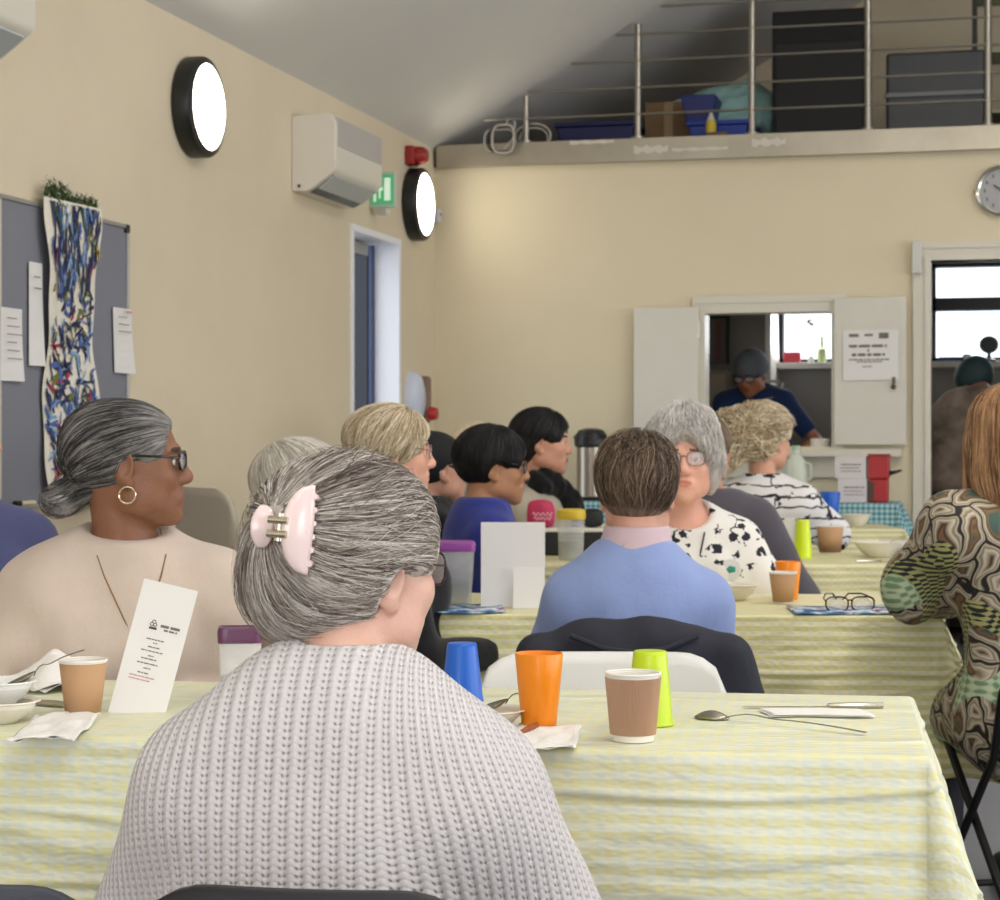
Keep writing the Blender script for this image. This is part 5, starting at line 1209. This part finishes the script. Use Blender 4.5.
def floral(name, base, inkc, scale=26, thr=.60, green=True, stripes=False):
    t = NT(name); o = t.obj(); wv = t.n('ShaderNodeTexVoronoi', feature='DISTANCE_TO_EDGE'); t.l(t.mapping(o, (1, 1.1, .9)), wv.inputs['Vector']); wv.inputs['Scale'].default_value = scale*.55
    n1 = t.noise(o, scale, 2, .5); n2 = t.noise(o, scale*.32, 2)
    blob = t.mth('GREATER_THAN', n1, thr); stem = t.mth('MULTIPLY', t.mth('LESS_THAN', wv.outputs['Distance'], .035), t.mth('GREATER_THAN', n1, .50)); reg = t.mth('GREATER_THAN', n2, .46)
    m = t.mth('MULTIPLY', t.mth('MAXIMUM', blob, stem), reg)
    if stripes:
        s = t.n('ShaderNodeTexWave', wave_type='BANDS', bands_direction='Z'); t.l(o, s.inputs['Vector']); s.inputs['Scale'].default_value = 7; s.inputs['Distortion'].default_value = 3.5; s.inputs['Detail'].default_value = 2; s.inputs['Detail Scale'].default_value = 2
        m = t.mth('MAXIMUM', t.mth('MULTIPLY', t.mth('GREATER_THAN', s.outputs[1], .93), t.mth('GREATER_THAN', n2, .42)), t.mth('MULTIPLY', m, t.mth('GREATER_THAN', n2, .56)))
    t.l(t.mix(m, lin(base), lin(inkc)), t.b.inputs['Base Color']); t.b.inputs['Roughness'].default_value = .8; t.b.inputs['Specular IOR Level'].default_value = .2
    t.l(t.bump(t.noise(t.mapping(o, (1, 1, .4)), 14, 3), .3, .02), t.b.inputs['Normal']); return t.m
def dressmat():
    t = NT('patterned_dress'); o = t.obj(); warp = t.n('ShaderNodeTexNoise'); warp.inputs['Scale'].default_value = 7; t.l(o, warp.inputs['Vector'])
    vm = t.n('ShaderNodeVectorMath', operation='MULTIPLY_ADD'); t.l(warp.outputs['Color'], vm.inputs[0]); vm.inputs[1].default_value = (.16, .16, .16); t.l(o, vm.inputs[2]); o2 = vm.outputs[0]
    v = t.n('ShaderNodeTexVoronoi', feature='DISTANCE_TO_EDGE'); v.inputs['Scale'].default_value = 13; t.l(t.mapping(o2, (1, .9, .75)), v.inputs['Vector'])
    rings = t.ramp(v.outputs['Distance'], [(0, lin((30, 26, 24))), (.035, lin((44, 38, 34))), (.06, lin((196, 186, 160))), (.11, lin((128, 108, 88))), (.15, lin((206, 198, 176))), (.22, lin((150, 132, 108))), (.27, lin((52, 42, 34))), (.32, lin((134, 98, 64))), (.40, lin((62, 88, 78)))], 'LINEAR')
    vm3 = t.n('ShaderNodeVectorMath', operation='MULTIPLY_ADD'); t.l(warp.outputs['Color'], vm3.inputs[0]); vm3.inputs[1].default_value = (.03, .03, .03); t.l(o, vm3.inputs[2])
    sx = t.n('ShaderNodeSeparateXYZ'); t.l(vm3.outputs[0], sx.inputs[0]); X, Y, Z = sx.outputs
    a = t.mth('ADD', t.mth('ADD', X, t.mth('MULTIPLY', Y, .5)), t.mth('MULTIPLY', Z, .8)); b_ = t.mth('SUBTRACT', t.mth('ADD', X, t.mth('MULTIPLY', Y, .5)), t.mth('MULTIPLY', Z, .8))
    fa = t.mth('FRACT', t.mth('ADD', t.mth('MULTIPLY', a, 3.1), .30)); fb = t.mth('FRACT', t.mth('ADD', t.mth('MULTIPLY', b_, 3.1), .35))
    ina = t.mth('LESS_THAN', fa, .42); inb = t.mth('LESS_THAN', fb, .42); dia = t.mth('MULTIPLY', ina, inb)
    lat = t.mth('MULTIPLY', t.mth('SINE', t.mth('MULTIPLY', a, 210)), t.mth('SINE', t.mth('MULTIPLY', b_, 210)))
    grn = t.ramp(t.mth('ADD', t.mth('MULTIPLY', lat, .5), .5), [(.35, lin((120, 150, 112))), (.5, lin((176, 196, 158))), (.8, lin((196, 208, 172)))])
    ba = t.mth('MULTIPLY', t.mth('GREATER_THAN', fa, .42), t.mth('LESS_THAN', fa, .53)); chk = t.mth('GREATER_THAN', t.mth('MULTIPLY', t.mth('SINE', t.mth('MULTIPLY', a, 330)), t.mth('SINE', t.mth('MULTIPLY', b_, 330))), 0)
    band = t.mix(chk, lin((34, 40, 40)), lin((178, 176, 116)))
    c = t.mix(ba, rings, band); c = t.mix(dia, c, grn)
    t.l(c, t.b.inputs['Base Color']); t.b.inputs['Roughness'].default_value = .65; t.l(t.bump(t.noise(t.mapping(o, (1, 1, .5)), 13, 3), .35, .02), t.b.inputs['Normal']); return t.m
GREY_HAIR = lambda n, **k: hairmat(n, (88, 80, 78), (150, 142, 136), (204, 198, 190), **k)

# ------------------------------------------------------------------ the people
FACE = ((0, .135, -.045), (.083, .100, .125))
def fknit(V, sh, EL):
    x, y, z = V[:, 0], V[:, 1], V[:, 2]; s = np.clip((x-.07)/.20, 0, 1); s = s*s*(3-2*s); s2 = np.clip((-x-.10)/.16, 0, 1); s2 = s2*s2*(3-2*s2)
    zs = sh[1][2]; u = x+s*(z-zs)*.45-s2*(z-zs)*.08+.85*(y+.15)*np.sign(x)*np.clip((np.abs(x)-.10)/.16, 0, 1)
    return np.stack([u, z+.3*y, 0*z], 1)
KN = knitmat()
# woman in the foreground, back to us, head turned right
h1 = dict(cap=(.097, .122, .108), add=[((.0, -.075, .055), (.080, .060, .060)), ((-.01, -.085, -.01), (.078, .060, .075)), ((.02, -.10, .0), (.035, .035, .06)), ((.0, -.02, .075), (.085, .095, .060))], zmin=-.15, pole=(.13, -1, .42), cen=(0, -.02, .015), h=.004,
          sub=[((0, .150, -.050), (.092, .112, .150)), ((.0, -.01, -.16), (.062, .08, .075)), ((.098, .012, -.045), (.045, .032, .062)), ((-.098, .012, -.045), (.045, .032, .062))], ext=((-.15, .15), (-.20, .14), (-.17, .19)), kf=1.0,
          strands=[dict(n=1900, pol=(.10, 2.9), rad=.00055, off=.003, wig=.10, swirl=.45, npt=20), dict(n=260, pol=(.3, 2.05), rad=.0003, off=.010, wig=.25, swirl=.5, npt=18)])
gh = hairmat('hair_grey_brown', (82, 70, 64), (164, 153, 144), (232, 227, 219), freq=1.3, gw=.5)
P1, i1 = person('fg', 'woman in a light grey ribbed cardigan with grey hair, her back to us, nearest', (357, 572, 2.45), (318, 2.42), 8, 50, (222, 178, 160), KN,
    h1, gh, pitch=3, hs=1.0, sw=.200, neck_z=.912, fat=1.12, shoulder_drop=.116, hipz=.45, neck_back=.075, roll=4,
    arms={('e', 1): (.285, .04, .58), ('w', 1): (.22, .26, .62), ('e', -1): (-.235, .06, .58), ('w', -1): (-.16, .28, .66)}, topkw=dict(e=.026, res=.0065, fold=.005, ff=16, k=.07, name='ribbed_cardigan', r0=1.25, r1=1.2, cuff=.01, neckr=(.072, .072, .045), necko=(0, .03, .03)),
    glass=(mat('frame_plum', (50, 34, 44), .3), dict(rz=.020)), ftop=fknit, fine=.0035)
H = i1['H']
# the claw clip
def claw(parent):
    pk = mat('claw_pink', (236, 214, 212), .16); cl = mat('claw_metal', (206, 200, 178), .2, .9)
    b = MB()
    out = []
    for nm, s, hh, wd in (('claw_shell', 1, .052, .030), ('claw_shell', -1, .025, .024)):
        b = MB(); V = []; n, m_ = 25, 9
        for i in range(n):
            u = (i/(n-1)*2-1)*.995; q = math.sqrt(1-u*u)
            for j in range(m_):
                v = j/(m_-1)
                if s > 0: V.append((.034-.004*u*u-wd*q*v, .006+.004*(1-q)-.022*q*math.sin(v*PI*.55), u*hh))
                else: V.append((-.036+wd*q*v+.006*u*u, .002-.016*q*math.sin((1-v)*1.2+.25), u*hh))
        b.grid(np.array(V), n, m_)
        for q in range(6):
            u = -.75+q*.3; x_ = .033 if s > 0 else -.034
            b.tube([(x_, .006, u*hh), (x_-s*.004, .025, u*hh*.95), (x_-s*.016, .040, u*hh*.9)], [.003, .0026, .001], 6)
        out.append((nm, b, pk))
    h_ = MB(); h_.tube([(0, -.012, -.016), (0, -.012, .016)], .006, 10); h_.tube([(-.012, -.018, .008), (.012, -.018, .008)], .0045, 8); h_.tube([(-.012, -.018, -.008), (.012, -.018, -.008)], .0045, 8)
    out.append(('spring_hinge', h_, cl)); return out
t = thing('hair_claw', 'pale pink hair claw with metal hinge in the nearest woman\'s grey hair', 'hair clip', (0, 0, 0))
cw = P3(284, 528, 2.315); t.location = cw; t.rotation_euler = (R(-6), R(3), YAW-R(18))
for nm, b, m_ in claw(t): b.build(nm, m_, t, solid=.0022 if nm == 'claw_shell' else 0, angle=60)

# woman on the far left, profile
h2 = dict(cap=(.084, .112, .092), add=[((.0, -.06, .04), (.07, .065, .07))], late=[((0, -.125, -.062), (.034, .038, .034))], zmin=-.105, pole=(0, -1, -.42), cen=(0, -.015, .015), h=.004, ext=((-.13, .13), (-.19, .11), (-.14, .16)),
          sub=[((0, .158, -.030), (.105, .118, .152)), ((0, .0, -.13), (.07, .085, .07))], rough=.0,
          strands=[dict(n=1600, pol=(.18, 2.7), rad=.0005, off=.0012, wig=.05, npt=16), dict(n=200, pol=(.02, .5), rad=.0006, off=.008, wig=.4, npt=8, jit=.8)])
P2, i2 = person('left', 'woman with swept back dark grey hair, glasses and hoop earring, in a beige jumper', (131, 466, 3.95), (104, 4.05), 168, 84, (132, 88, 64), fabric('beige_jumper', (196, 180, 168)),
    h2, hairmat('hair_salt_pepper', (26, 25, 26), (62, 60, 60), (150, 147, 145), freq=1.1), sw=.206, neck_z=1.005, fat=1.12, hs=1.06, shoulder_drop=.085, neck_back=.02,
    arms={('e', 1): (.26, .08, .68), ('w', 1): (.12, .26, .64), ('e', -1): (-.26, .08, .68), ('w', -1): (-.10, .26, .64)}, topkw=dict(e=.022, name='beige_jumper', neckr=(.088, .085, .035), necko=(0, .02, .03), res=.009, fold=.010, ff=16, r0=1.25, r1=1.15, bust=True),
    glass=(mat('frame_black', (16, 16, 18), .25), dict(th=.0028, rz=.017, rx=.025)), fine=.003, lipcol=(120, 70, 62), browcol=(50, 40, 36))
b = MB(); b.tube([(.086+.0*math.cos(a), .0+.015*math.cos(a), -.052+.015*math.sin(a)) for a in np.linspace(0, 2*PI, 28, endpoint=False)], .0019, 8, closed=True)
o = b.build('hoop_earring', mat('gold', (216, 200, 170), .2, .9), P2); o.data.transform(i2['H'])
def drape(info, pts, off=.002):      # lay a cord on the front of the clothing
    out = []
    for x, z in pts:
        ys_ = np.linspace(.40, -.15, 140); q = np.stack([np.full(140, x), ys_, np.full(140, z)], 1).astype(np.float32)
        f_ = info['cloth'](q) < 0; y = ys_[np.argmax(f_)] if f_.any() else info['N'][1]+.04
        out.append((x, y+off, z))
    return out
N = i2['N']; c0 = N[0]; zt_ = N[2]; b = MB()
b.tube([(c0-.062, N[1]-.02, zt_+.02)]+drape(i2, [(c0-.070, zt_-.03), (c0-.060, zt_-.07), (c0-.045, zt_-.11), (c0-.025, zt_-.15), (c0-.005, zt_-.185), (c0+.012, zt_-.15), (c0+.030, zt_-.11), (c0+.048, zt_-.07), (c0+.062, zt_-.03)])+[(c0+.064, N[1]-.02, zt_+.02)], .0016, 6)
b.build('necklace_chain', mat('chain_brass', (150, 120, 88), .3, .8), P2)
# pale haired woman behind the foreground head
def simple(cap=(.090, .116, .100), **k):
    d = dict(cap=cap, h=.007, zmin=-.09, rough=.003); d.update(k); return d
pale = hairmat('hair_pale_grey', (150, 144, 132), (204, 198, 186), (234, 230, 220), bump=.3)
person('pale', 'white haired woman in taupe, mostly hidden behind the woman in the grey cardigan', (306, 494, 4.75), (285, 4.85), 120, 92, (214, 172, 150), fabric('taupe_knit', (140, 122, 112)),
    simple(zmin=-.10, strands=[dict(n=500, pol=(.1, 2.1), rad=.0008, off=.002)]), pale, sw=.20, neck_z=1.0, fat=1.1, coarse=.016, fine=.005, topkw=dict(res=.016, name='taupe_top'), arms={})
# blonde grey woman in profile with glasses
hb = hairmat('hair_ash_blonde', (120, 100, 74), (200, 180, 146), (242, 230, 206), bump=.35)
P4, _ = person('blonde', 'woman with short ash blonde hair and thin glasses in black, in profile', (394, 454, 5.4), (398, 5.35), 75, 84, (222, 166, 142), fabric('black_knit', (26, 26, 30)),
    simple(cap=(.090, .118, .100), zmin=-.105, rough=.002, add=[((0, -.06, .05), (.082, .075, .06))], ears=False, sub=[((0, .140, -.055), (.100, .098, .135)), ((0, .06, -.09), (.10, .07, .05))], pole=(0, .45, 1), strands=[dict(n=1300, pol=(.1, 2.2), rad=.0008, off=.004, wig=.12)]), hb, sw=.20, neck_z=1.01, fat=1.12, coarse=.015, fine=.004,
    glass=(mat('frame_thin', (96, 70, 60), .3, .5), dict(th=.001)), topkw=dict(res=.014, name='black_top', mock=.3), pitch=3)
# woman in black cap, turned away
person('cap', 'woman in a close fitting black hat, seen from behind between two profiles', (437, 470, 6.7), (440, 6.75), 80, 66, (214, 160, 136), fabric('black_coat', (22, 22, 26)),
    simple(cap=(.088, .114, .098), zmin=-.075, rough=0, name='knitted_cap', ears=True, sub=[((0, .150, -.070), (.090, .100, .130))]), mat('hat_black', (20, 20, 24), .8, bump=.3, bscale=120), sw=.20, neck_z=1.0, coarse=.016, fine=.0045,
    glass=(mat('frame_white', (30, 30, 34), .3), dict(th=.003)), topkw=dict(res=.016, name='black_coat', mock=.3))
# balding pale head at the back
person('bald', 'balding white haired person far back behind the black haired heads', (482, 453, 8.7), (485, 8.8), 90, 80, (226, 180, 156), fabric('grey_shirt', (150, 150, 152)),
    simple(cap=(.082, .108, .090), zmin=-.08, sub=[((0, .10, .03), (.10, .13, .125))], rough=.003), hairmat('hair_sand', (170, 142, 110), (210, 186, 152), (230, 214, 190)), hs=1.12, sw=.19, neck_z=1.0, coarse=.018, fine=.006, topkw=dict(res=.018, name='grey_top'))
# black haired person with glasses, navy fleece
blk_h = hairmat('hair_black', (8, 8, 10), (18, 17, 19), (44, 42, 44), rough=.4)
person('navy', 'person with a black bowl haircut and glasses in a navy blue fleece', (494, 468, 6.3), (484, 6.3), 78, 88, (186, 134, 100), fabric('navy_fleece', (42, 54, 140)),
    simple(cap=(.096, .120, .104), zmin=-.062, rough=.001, sub=[((0, .140, -.055), (.095, .088, .118))], strands=[dict(n=500, pol=(.1, 1.9), rad=.0009, off=.002)], pole=(0, .1, 1)), blk_h, sw=.19, neck_z=1.0, coarse=.015, fine=.004, pitch=4,
    glass=(mat('frame_black', (16, 16, 18), .25), dict(th=.0026)), topkw=dict(res=.014, name='navy_fleece', mock=.30), browcol=(40, 32, 28))
# woman with black hair, black scarf, beige cardigan
h8 = simple(cap=(.090, .118, .100), zmin=-.12, ears=True, rough=.001, pole=(0, .4, 1), add=[((0, -.07, -.03), (.075, .06, .07))], strands=[dict(n=400, pol=(.1, 2.0), rad=.001, off=.002)])
P8, i8 = person('scarf', 'woman with black hair, a black scarf and a pale grey cardigan, looking right', (543, 443, 8.4), (552, 8.5), 115, 98, (206, 152, 128), fabric('oat_cardigan', (176, 168, 152)),
    h8, blk_h, sw=.21, neck_z=1.01, hs=1.12, coarse=.016, fine=.0045, pitch=5, topkw=dict(res=.015, name='cardigan'), browcol=(30, 24, 22), lipcol=(150, 60, 66))
N = i8['N']; 
fs = lambda P: smin(caps(P, N+np.array([-.05, -.01, .015]), N+np.array([.05, .04, .01]), .070, .066), smin(caps(P, N+np.array([.0, .07, .02]), N+np.array([-.06, .14, -.08]), .05, .045), caps(P, N+np.array([-.06, .14, -.08]), N+np.array([-.09, .15, -.16]), .04, .025), .03), .03)+fold_noise(P, .010, 60, 2)
ax = [axis(N[a]-.25, N[a]+.25, .009) for a in range(3)]; V, Q = surfnet(field(fs, *ax), *ax); np_obj('scarf', V, Q, fabric('black_scarf', (18, 18, 20), bump=.6), P8)
MB().tube([(N[0]-.09, N[1]+.15, N[2]-.15), (N[0]-.11, N[1]+.165, N[2]-.19), (N[0]-.12, N[1]+.165, N[2]-.21)], [.012, .014, .006], 8).build('scarf_tassel', mat('tassel_yellow', (206, 200, 90), .6), P8)
# man from behind
h9 = dict(cap=(.090, .112, .100), add=[((0, -.055, .05), (.084, .072, .066)), ((0, .01, .09), (.075, .08, .045))], zmin=-.100, h=.004, pole=(.1, .15, 1), ext=((-.13, .13), (-.17, .12), (-.12, .18)), sub=[((0, .140, -.050), (.090, .100, .125))],
          strands=[dict(n=1500, pol=(.12, 2.25), rad=.0007, off=.004, wig=.14, npt=14, jit=.5), dict(n=300, pol=(.05, 1.4), rad=.0007, off=.010, wig=.3, jit=.6)])
P9, i9 = person('man', 'man with thick brown hair in a light blue jumper over a pink collar, from behind', (637, 494, 4.42), (629, 4.42), 1, 6, (216, 164, 142), fabric('sky_jumper', (138, 156, 204)),
    h9, hairmat('hair_brown', (44, 34, 28), (92, 74, 60), (150, 128, 108), freq=1.1), sw=.178, neck_z=.945, fat=.92, hs=.98, fine=.0035, shoulder_drop=.085, neck_back=.03,
    arms={('e', 1): (.195, .08, .66), ('w', 1): (.13, .30, .66), ('e', -1): (-.195, .08, .66), ('w', -1): (-.13, .30, .66)}, topkw=dict(e=.020, name='blue_jumper', neckr=(.075, .06, .040), necko=(0, .01, .045), res=.008, fold=.006, ff=17, r0=1.05))
N = i9['N']; hd = i9['core']
def collar(P):
    d = np.abs(caps(P, N+np.array([0, 0, -.05]), N+np.array([0, .018, .08]), .074, .062))-.004
    d2 = np.abs(caps(P, N+np.array([0, -.004, -.05]), N+np.array([0, .016, .08]), .088, .066))-.004
    d2 = smax(d2, N[2]+.004-P[:, 2], .004)
    return smax(smin(d, d2, .008), P[:, 2]-N[2]-.068, .006)
ax = [axis(N[0]-.15, N[0]+.15, .006), axis(N[1]-.12, N[1]+.12, .006), axis(N[2]-.07, N[2]+.09, .006)]; V, Q = surfnet(field(collar, *ax), *ax); np_obj('shirt_collar', V, Q, fabric('pink_collar', (206, 182, 190), bump=.1), P9)
# white haired woman facing us
h10 = simple(cap=(.104, .122, .112), zmin=-.11, ears=False, rough=.009, rf=34, add=[((.075, -.01, -.02), (.030, .05, .07)), ((-.075, -.01, -.02), (.030, .05, .07)), ((0, .0, .085), (.085, .08, .05))], sub=[((0, .150, -.045), (.072, .125, .135))], h=.005, ext=((-.15, .15), (-.16, .13), (-.15, .18)), pole=(0, -.1, 1),
             strands=[dict(n=1400, pol=(.1, 2.1), rad=.0008, off=.008, wig=.25, curl=.03)])
P10, i10 = person('elder', 'white haired elderly woman in a black and white flowered top, facing us behind the man', (683, 462, 5.95), (690, 6.05), 176, 184, (228, 172, 150), floral('flower_blouse', (232, 230, 226), (44, 44, 54), scale=30, thr=.575),
    h10, hairmat('hair_white', (168, 160, 156), (208, 203, 199), (238, 235, 231), bump=.4), sw=.205, neck_z=.985, fat=1.05, hs=1.10, fine=.0035, shoulder_drop=.085,
    glass=(mat('frame_thin', (96, 70, 60), .3, .5), dict(th=.0012, rx=.024)), topkw=dict(name='flower_blouse', neckr=(.082, .13, .055), necko=(0, .06, .005), res=.009, r0=1.25, r1=1.2, bust=True), arms={('e', 1): (.25, .10, .68), ('w', 1): (.10, .22, .62), ('e', -1): (-.27, .08, .68), ('w', -1): (-.12, .20, .62)})
N = i10['N']; c0 = N[0]; zt_ = N[2]; b = MB()
for s_ in (-1, 1): b.tube([(c0+s_*.066, N[1]-.01, zt_+.03)]+drape(i10, [(c0+s_*.066, zt_-.01), (c0+s_*.052, zt_-.06), (c0+s_*.036, zt_-.12), (c0+s_*.018, zt_-.19), (c0, zt_-.25)]), .0026, 6)
b.build('lanyard', mat('lanyard_black', (22, 22, 26), .6), P10)
bd = drape(i10, [(c0-.125, zt_-.165)], .003)[0]; b = MB().lathe([(0, .004), (.030, .004), (.032, 0), (0, 0)], 24, M=np.array([[1, 0, 0], [0, 0, 1], [0, 1, 0]]), at=bd); b.lathe([(0, .006), (.008, .0055), (.012, .0042)], 5, M=np.array([[1, 0, 0], [0, 0, 1], [0, 1, 0]]), at=bd, mi=1, sx=1.3); b.build('round_badge', [mat('badge_white', (224, 226, 226), .4), mat('badge_green', (40, 150, 130), .4)], P10)
# person in dark grey, back to us, behind the elder
person('greyback', 'person in a plain dark grey jumper, their back to us, behind the white haired woman', (706, 452, 6.95), (724, 6.9), 10, 20, (190, 130, 104), fabric('charcoal_jumper', (86, 82, 90)),
    simple(zmin=-.07), hairmat('hair_mid_brown', (70, 54, 40), (120, 98, 74), (160, 136, 104)), sw=.215, neck_z=1.02, fat=1.1, coarse=.016, fine=.005, topkw=dict(res=.014, name='grey_jumper', mock=.15, r0=1.2), arms={('w', 1): (.20, .20, .62)})
# curly blonde woman
h11 = simple(cap=(.100, .124, .108), zmin=-.12, rough=.010, rf=42, ears=True, add=[((-.05, -.13, .045), (.075, .065, .07)), ((-.06, -.15, -.03), (.065, .055, .085)), ((0, .02, .08), (.08, .085, .05))], h=.006, ext=((-.18, .16), (-.27, .15), (-.17, .19)), cen=(-.02, -.05, .02), pole=(-.3, -.8, .5),
             strands=[dict(n=900, pol=(.05, 2.3), rad=.0016, off=.014, wig=.5, curl=.09, npt=22, rmax=.3), dict(n=350, pol=(.0, 1.5), rad=.0012, off=.03, wig=.9, curl=.15, npt=20, rmax=.3)])
P11, _ = person('curly', 'woman with bushy curly blonde hair in a white blouse with black sketch print, from behind', (766, 442, 8.45), (764, 8.5), 22, 52, (214, 160, 134), floral('sketch_blouse', (232, 230, 232), (40, 38, 46), scale=22, stripes=True),
    h11, hairmat('hair_curly_blonde', (134, 106, 76), (216, 194, 156), (250, 242, 222), bump=.35), sw=.20, neck_z=1.03, fat=1.15, fine=.005, hs=1.05, coarse=.016, topkw=dict(res=.012, name='print_blouse', r0=1.3, r1=1.3, e=.028), arms={('e', 1): (.27, .10, .80), ('w', 1): (.16, .26, .82), ('e', -1): (-.27, .1, .78)})
# cook in the kitchen
P13, i13 = person('cook', 'cook in a navy T-shirt, grey cap and white apron strap bending over in the kitchen', (751, 374, 11.7), (768, 11.9), 196, 212, (176, 116, 88), fabric('navy_tshirt', (34, 54, 96)),
    simple(cap=(.094, .120, .102), zmin=-.015, rough=0, name='cook_cap', ears=False, sub=[((0, .145, -.070), (.088, .095, .120))]), mat('cap_grey', (98, 104, 112), .8, bump=.2), sw=.215, standing=True, neck_z=1.525, neck_back=.10, fat=1.15, coarse=.018, fine=.006, pitch=26, hs=1.05,
    glass=(mat('frame_black', (16, 16, 18), .25), dict(th=.003)), topkw=dict(res=.014, name='tshirt', short=.24), arms={('e', 1): (.27, .20, 1.18), ('w', 1): (.14, .44, 1.12), ('e', -1): (-.30, .14, 1.20), ('w', -1): (-.18, .40, 1.10)}, browcol=(50, 40, 36))
N = i13['N']; b = MB(); b.tube([(-.06, -.05, N[2]+.02), (-.09, .03, N[2]+.01), (-.08, .12, N[2]-.08), (-.07, .16, N[2]-.18)], .008, 8); b.tube([(.06, -.05, N[2]+.02), (.09, .03, N[2]+.01), (.08, .12, N[2]-.08), (.07, .16, N[2]-.18)], .008, 8); b.tube([(-.06, -.05, N[2]+.02), (0, -.08, N[2]+.03), (.06, -.05, N[2]+.02)], .008, 8)
b.build('apron_strap', mat('strap_white', (214, 206, 196), .7), P13)
# person stooping beyond the doorway
person('stoop', 'person in teal hair cover and mottled grey coat stooping beyond the doorway', (974, 382, 11.3), (958, 11.45), -10, -30, (150, 110, 90), fabric('mottled_coat', (124, 110, 100), var=.5),
    simple(cap=(.098, .124, .106), zmin=-.05, rough=.002, name='hair_cover', ears=False), mat('teal_cover', (44, 66, 70), .7), sw=.20, standing=True, neck_z=1.50, neck_back=.10, fat=1.2, coarse=.018, fine=.007, pitch=28, topkw=dict(res=.015, name='coat', r0=1.3, mock=.2), arms={('e', -1): (-.30, .05, 1.12), ('w', -1): (-.24, .25, 1.0)})
# woman at the right edge with long auburn hair
h14 = dict(cap=(.104, .122, .106), add=[((0, -.075, -.06), (.108, .070, .13)), ((0, -.075, -.20), (.112, .052, .10)), ((0, -.02, .07), (.09, .10, .055))], capsules=[((-.08, -.02, 0), (-.088, -.04, -.22), .035, .03), ((.08, -.02, 0), (.088, -.04, -.22), .035, .03)], zmin=-.275, h=.005, ears=False, ext=((-.15, .15), (-.18, .14), (-.29, .18)), pole=(0, .15, 1), cen=(0, -.04, .0), kf=1.0,
           sub=[((0, .150, -.055), (.078, .115, .140)), ((0, .09, -.2), (.09, .11, .12))],
           strands=[dict(n=1600, pol=(.08, 3.0), rad=.0008, off=.004, wig=.06, npt=22, rmax=.33, cen=(0, -.05, -.03))])
P14, i14 = person('auburn', 'woman with long straight auburn hair in a green and brown patterned dress', (1014, 446, 4.90), (1048, 4.95), -10, 0, (220, 170, 146), dressmat(),
    h14, hairmat('hair_auburn', (92, 62, 42), (156, 116, 80), (206, 166, 122)), sw=.205, neck_z=1.075, fat=1.15, hs=1.10, fine=.0045, shoulder_drop=.075, skirt=True, hem=.34, legyaw=0,
    arms={('e', -1): (-.31, .10, .835), ('w', -1): (-.10, .28, .80), ('e', 1): (.30, .10, .74), ('w', 1): (.15, .33, .70)}, topkw=dict(res=.010, name='patterned_dress', e=.030, r0=1.25, r1=1.3, k=.08, fold=.012, ff=15, neckr=(.08, .08, .04), necko=(0, .03, .03)))
# navy shoulder at the left edge
person('edge', 'person in a slate blue jumper cut off at the left edge, behind the beige jumper', (-42, 440, 4.95), (-18, 4.95), 150, 100, (210, 160, 136), fabric('slate_jumper', (76, 80, 120)),
    simple(), hairmat('hair_mid_grey', (80, 76, 72), (130, 126, 120), (180, 176, 170)), sw=.22, neck_z=1.04, fat=1.1, coarse=.018, fine=.006, topkw=dict(res=.015, name='slate_jumper', r0=1.3))
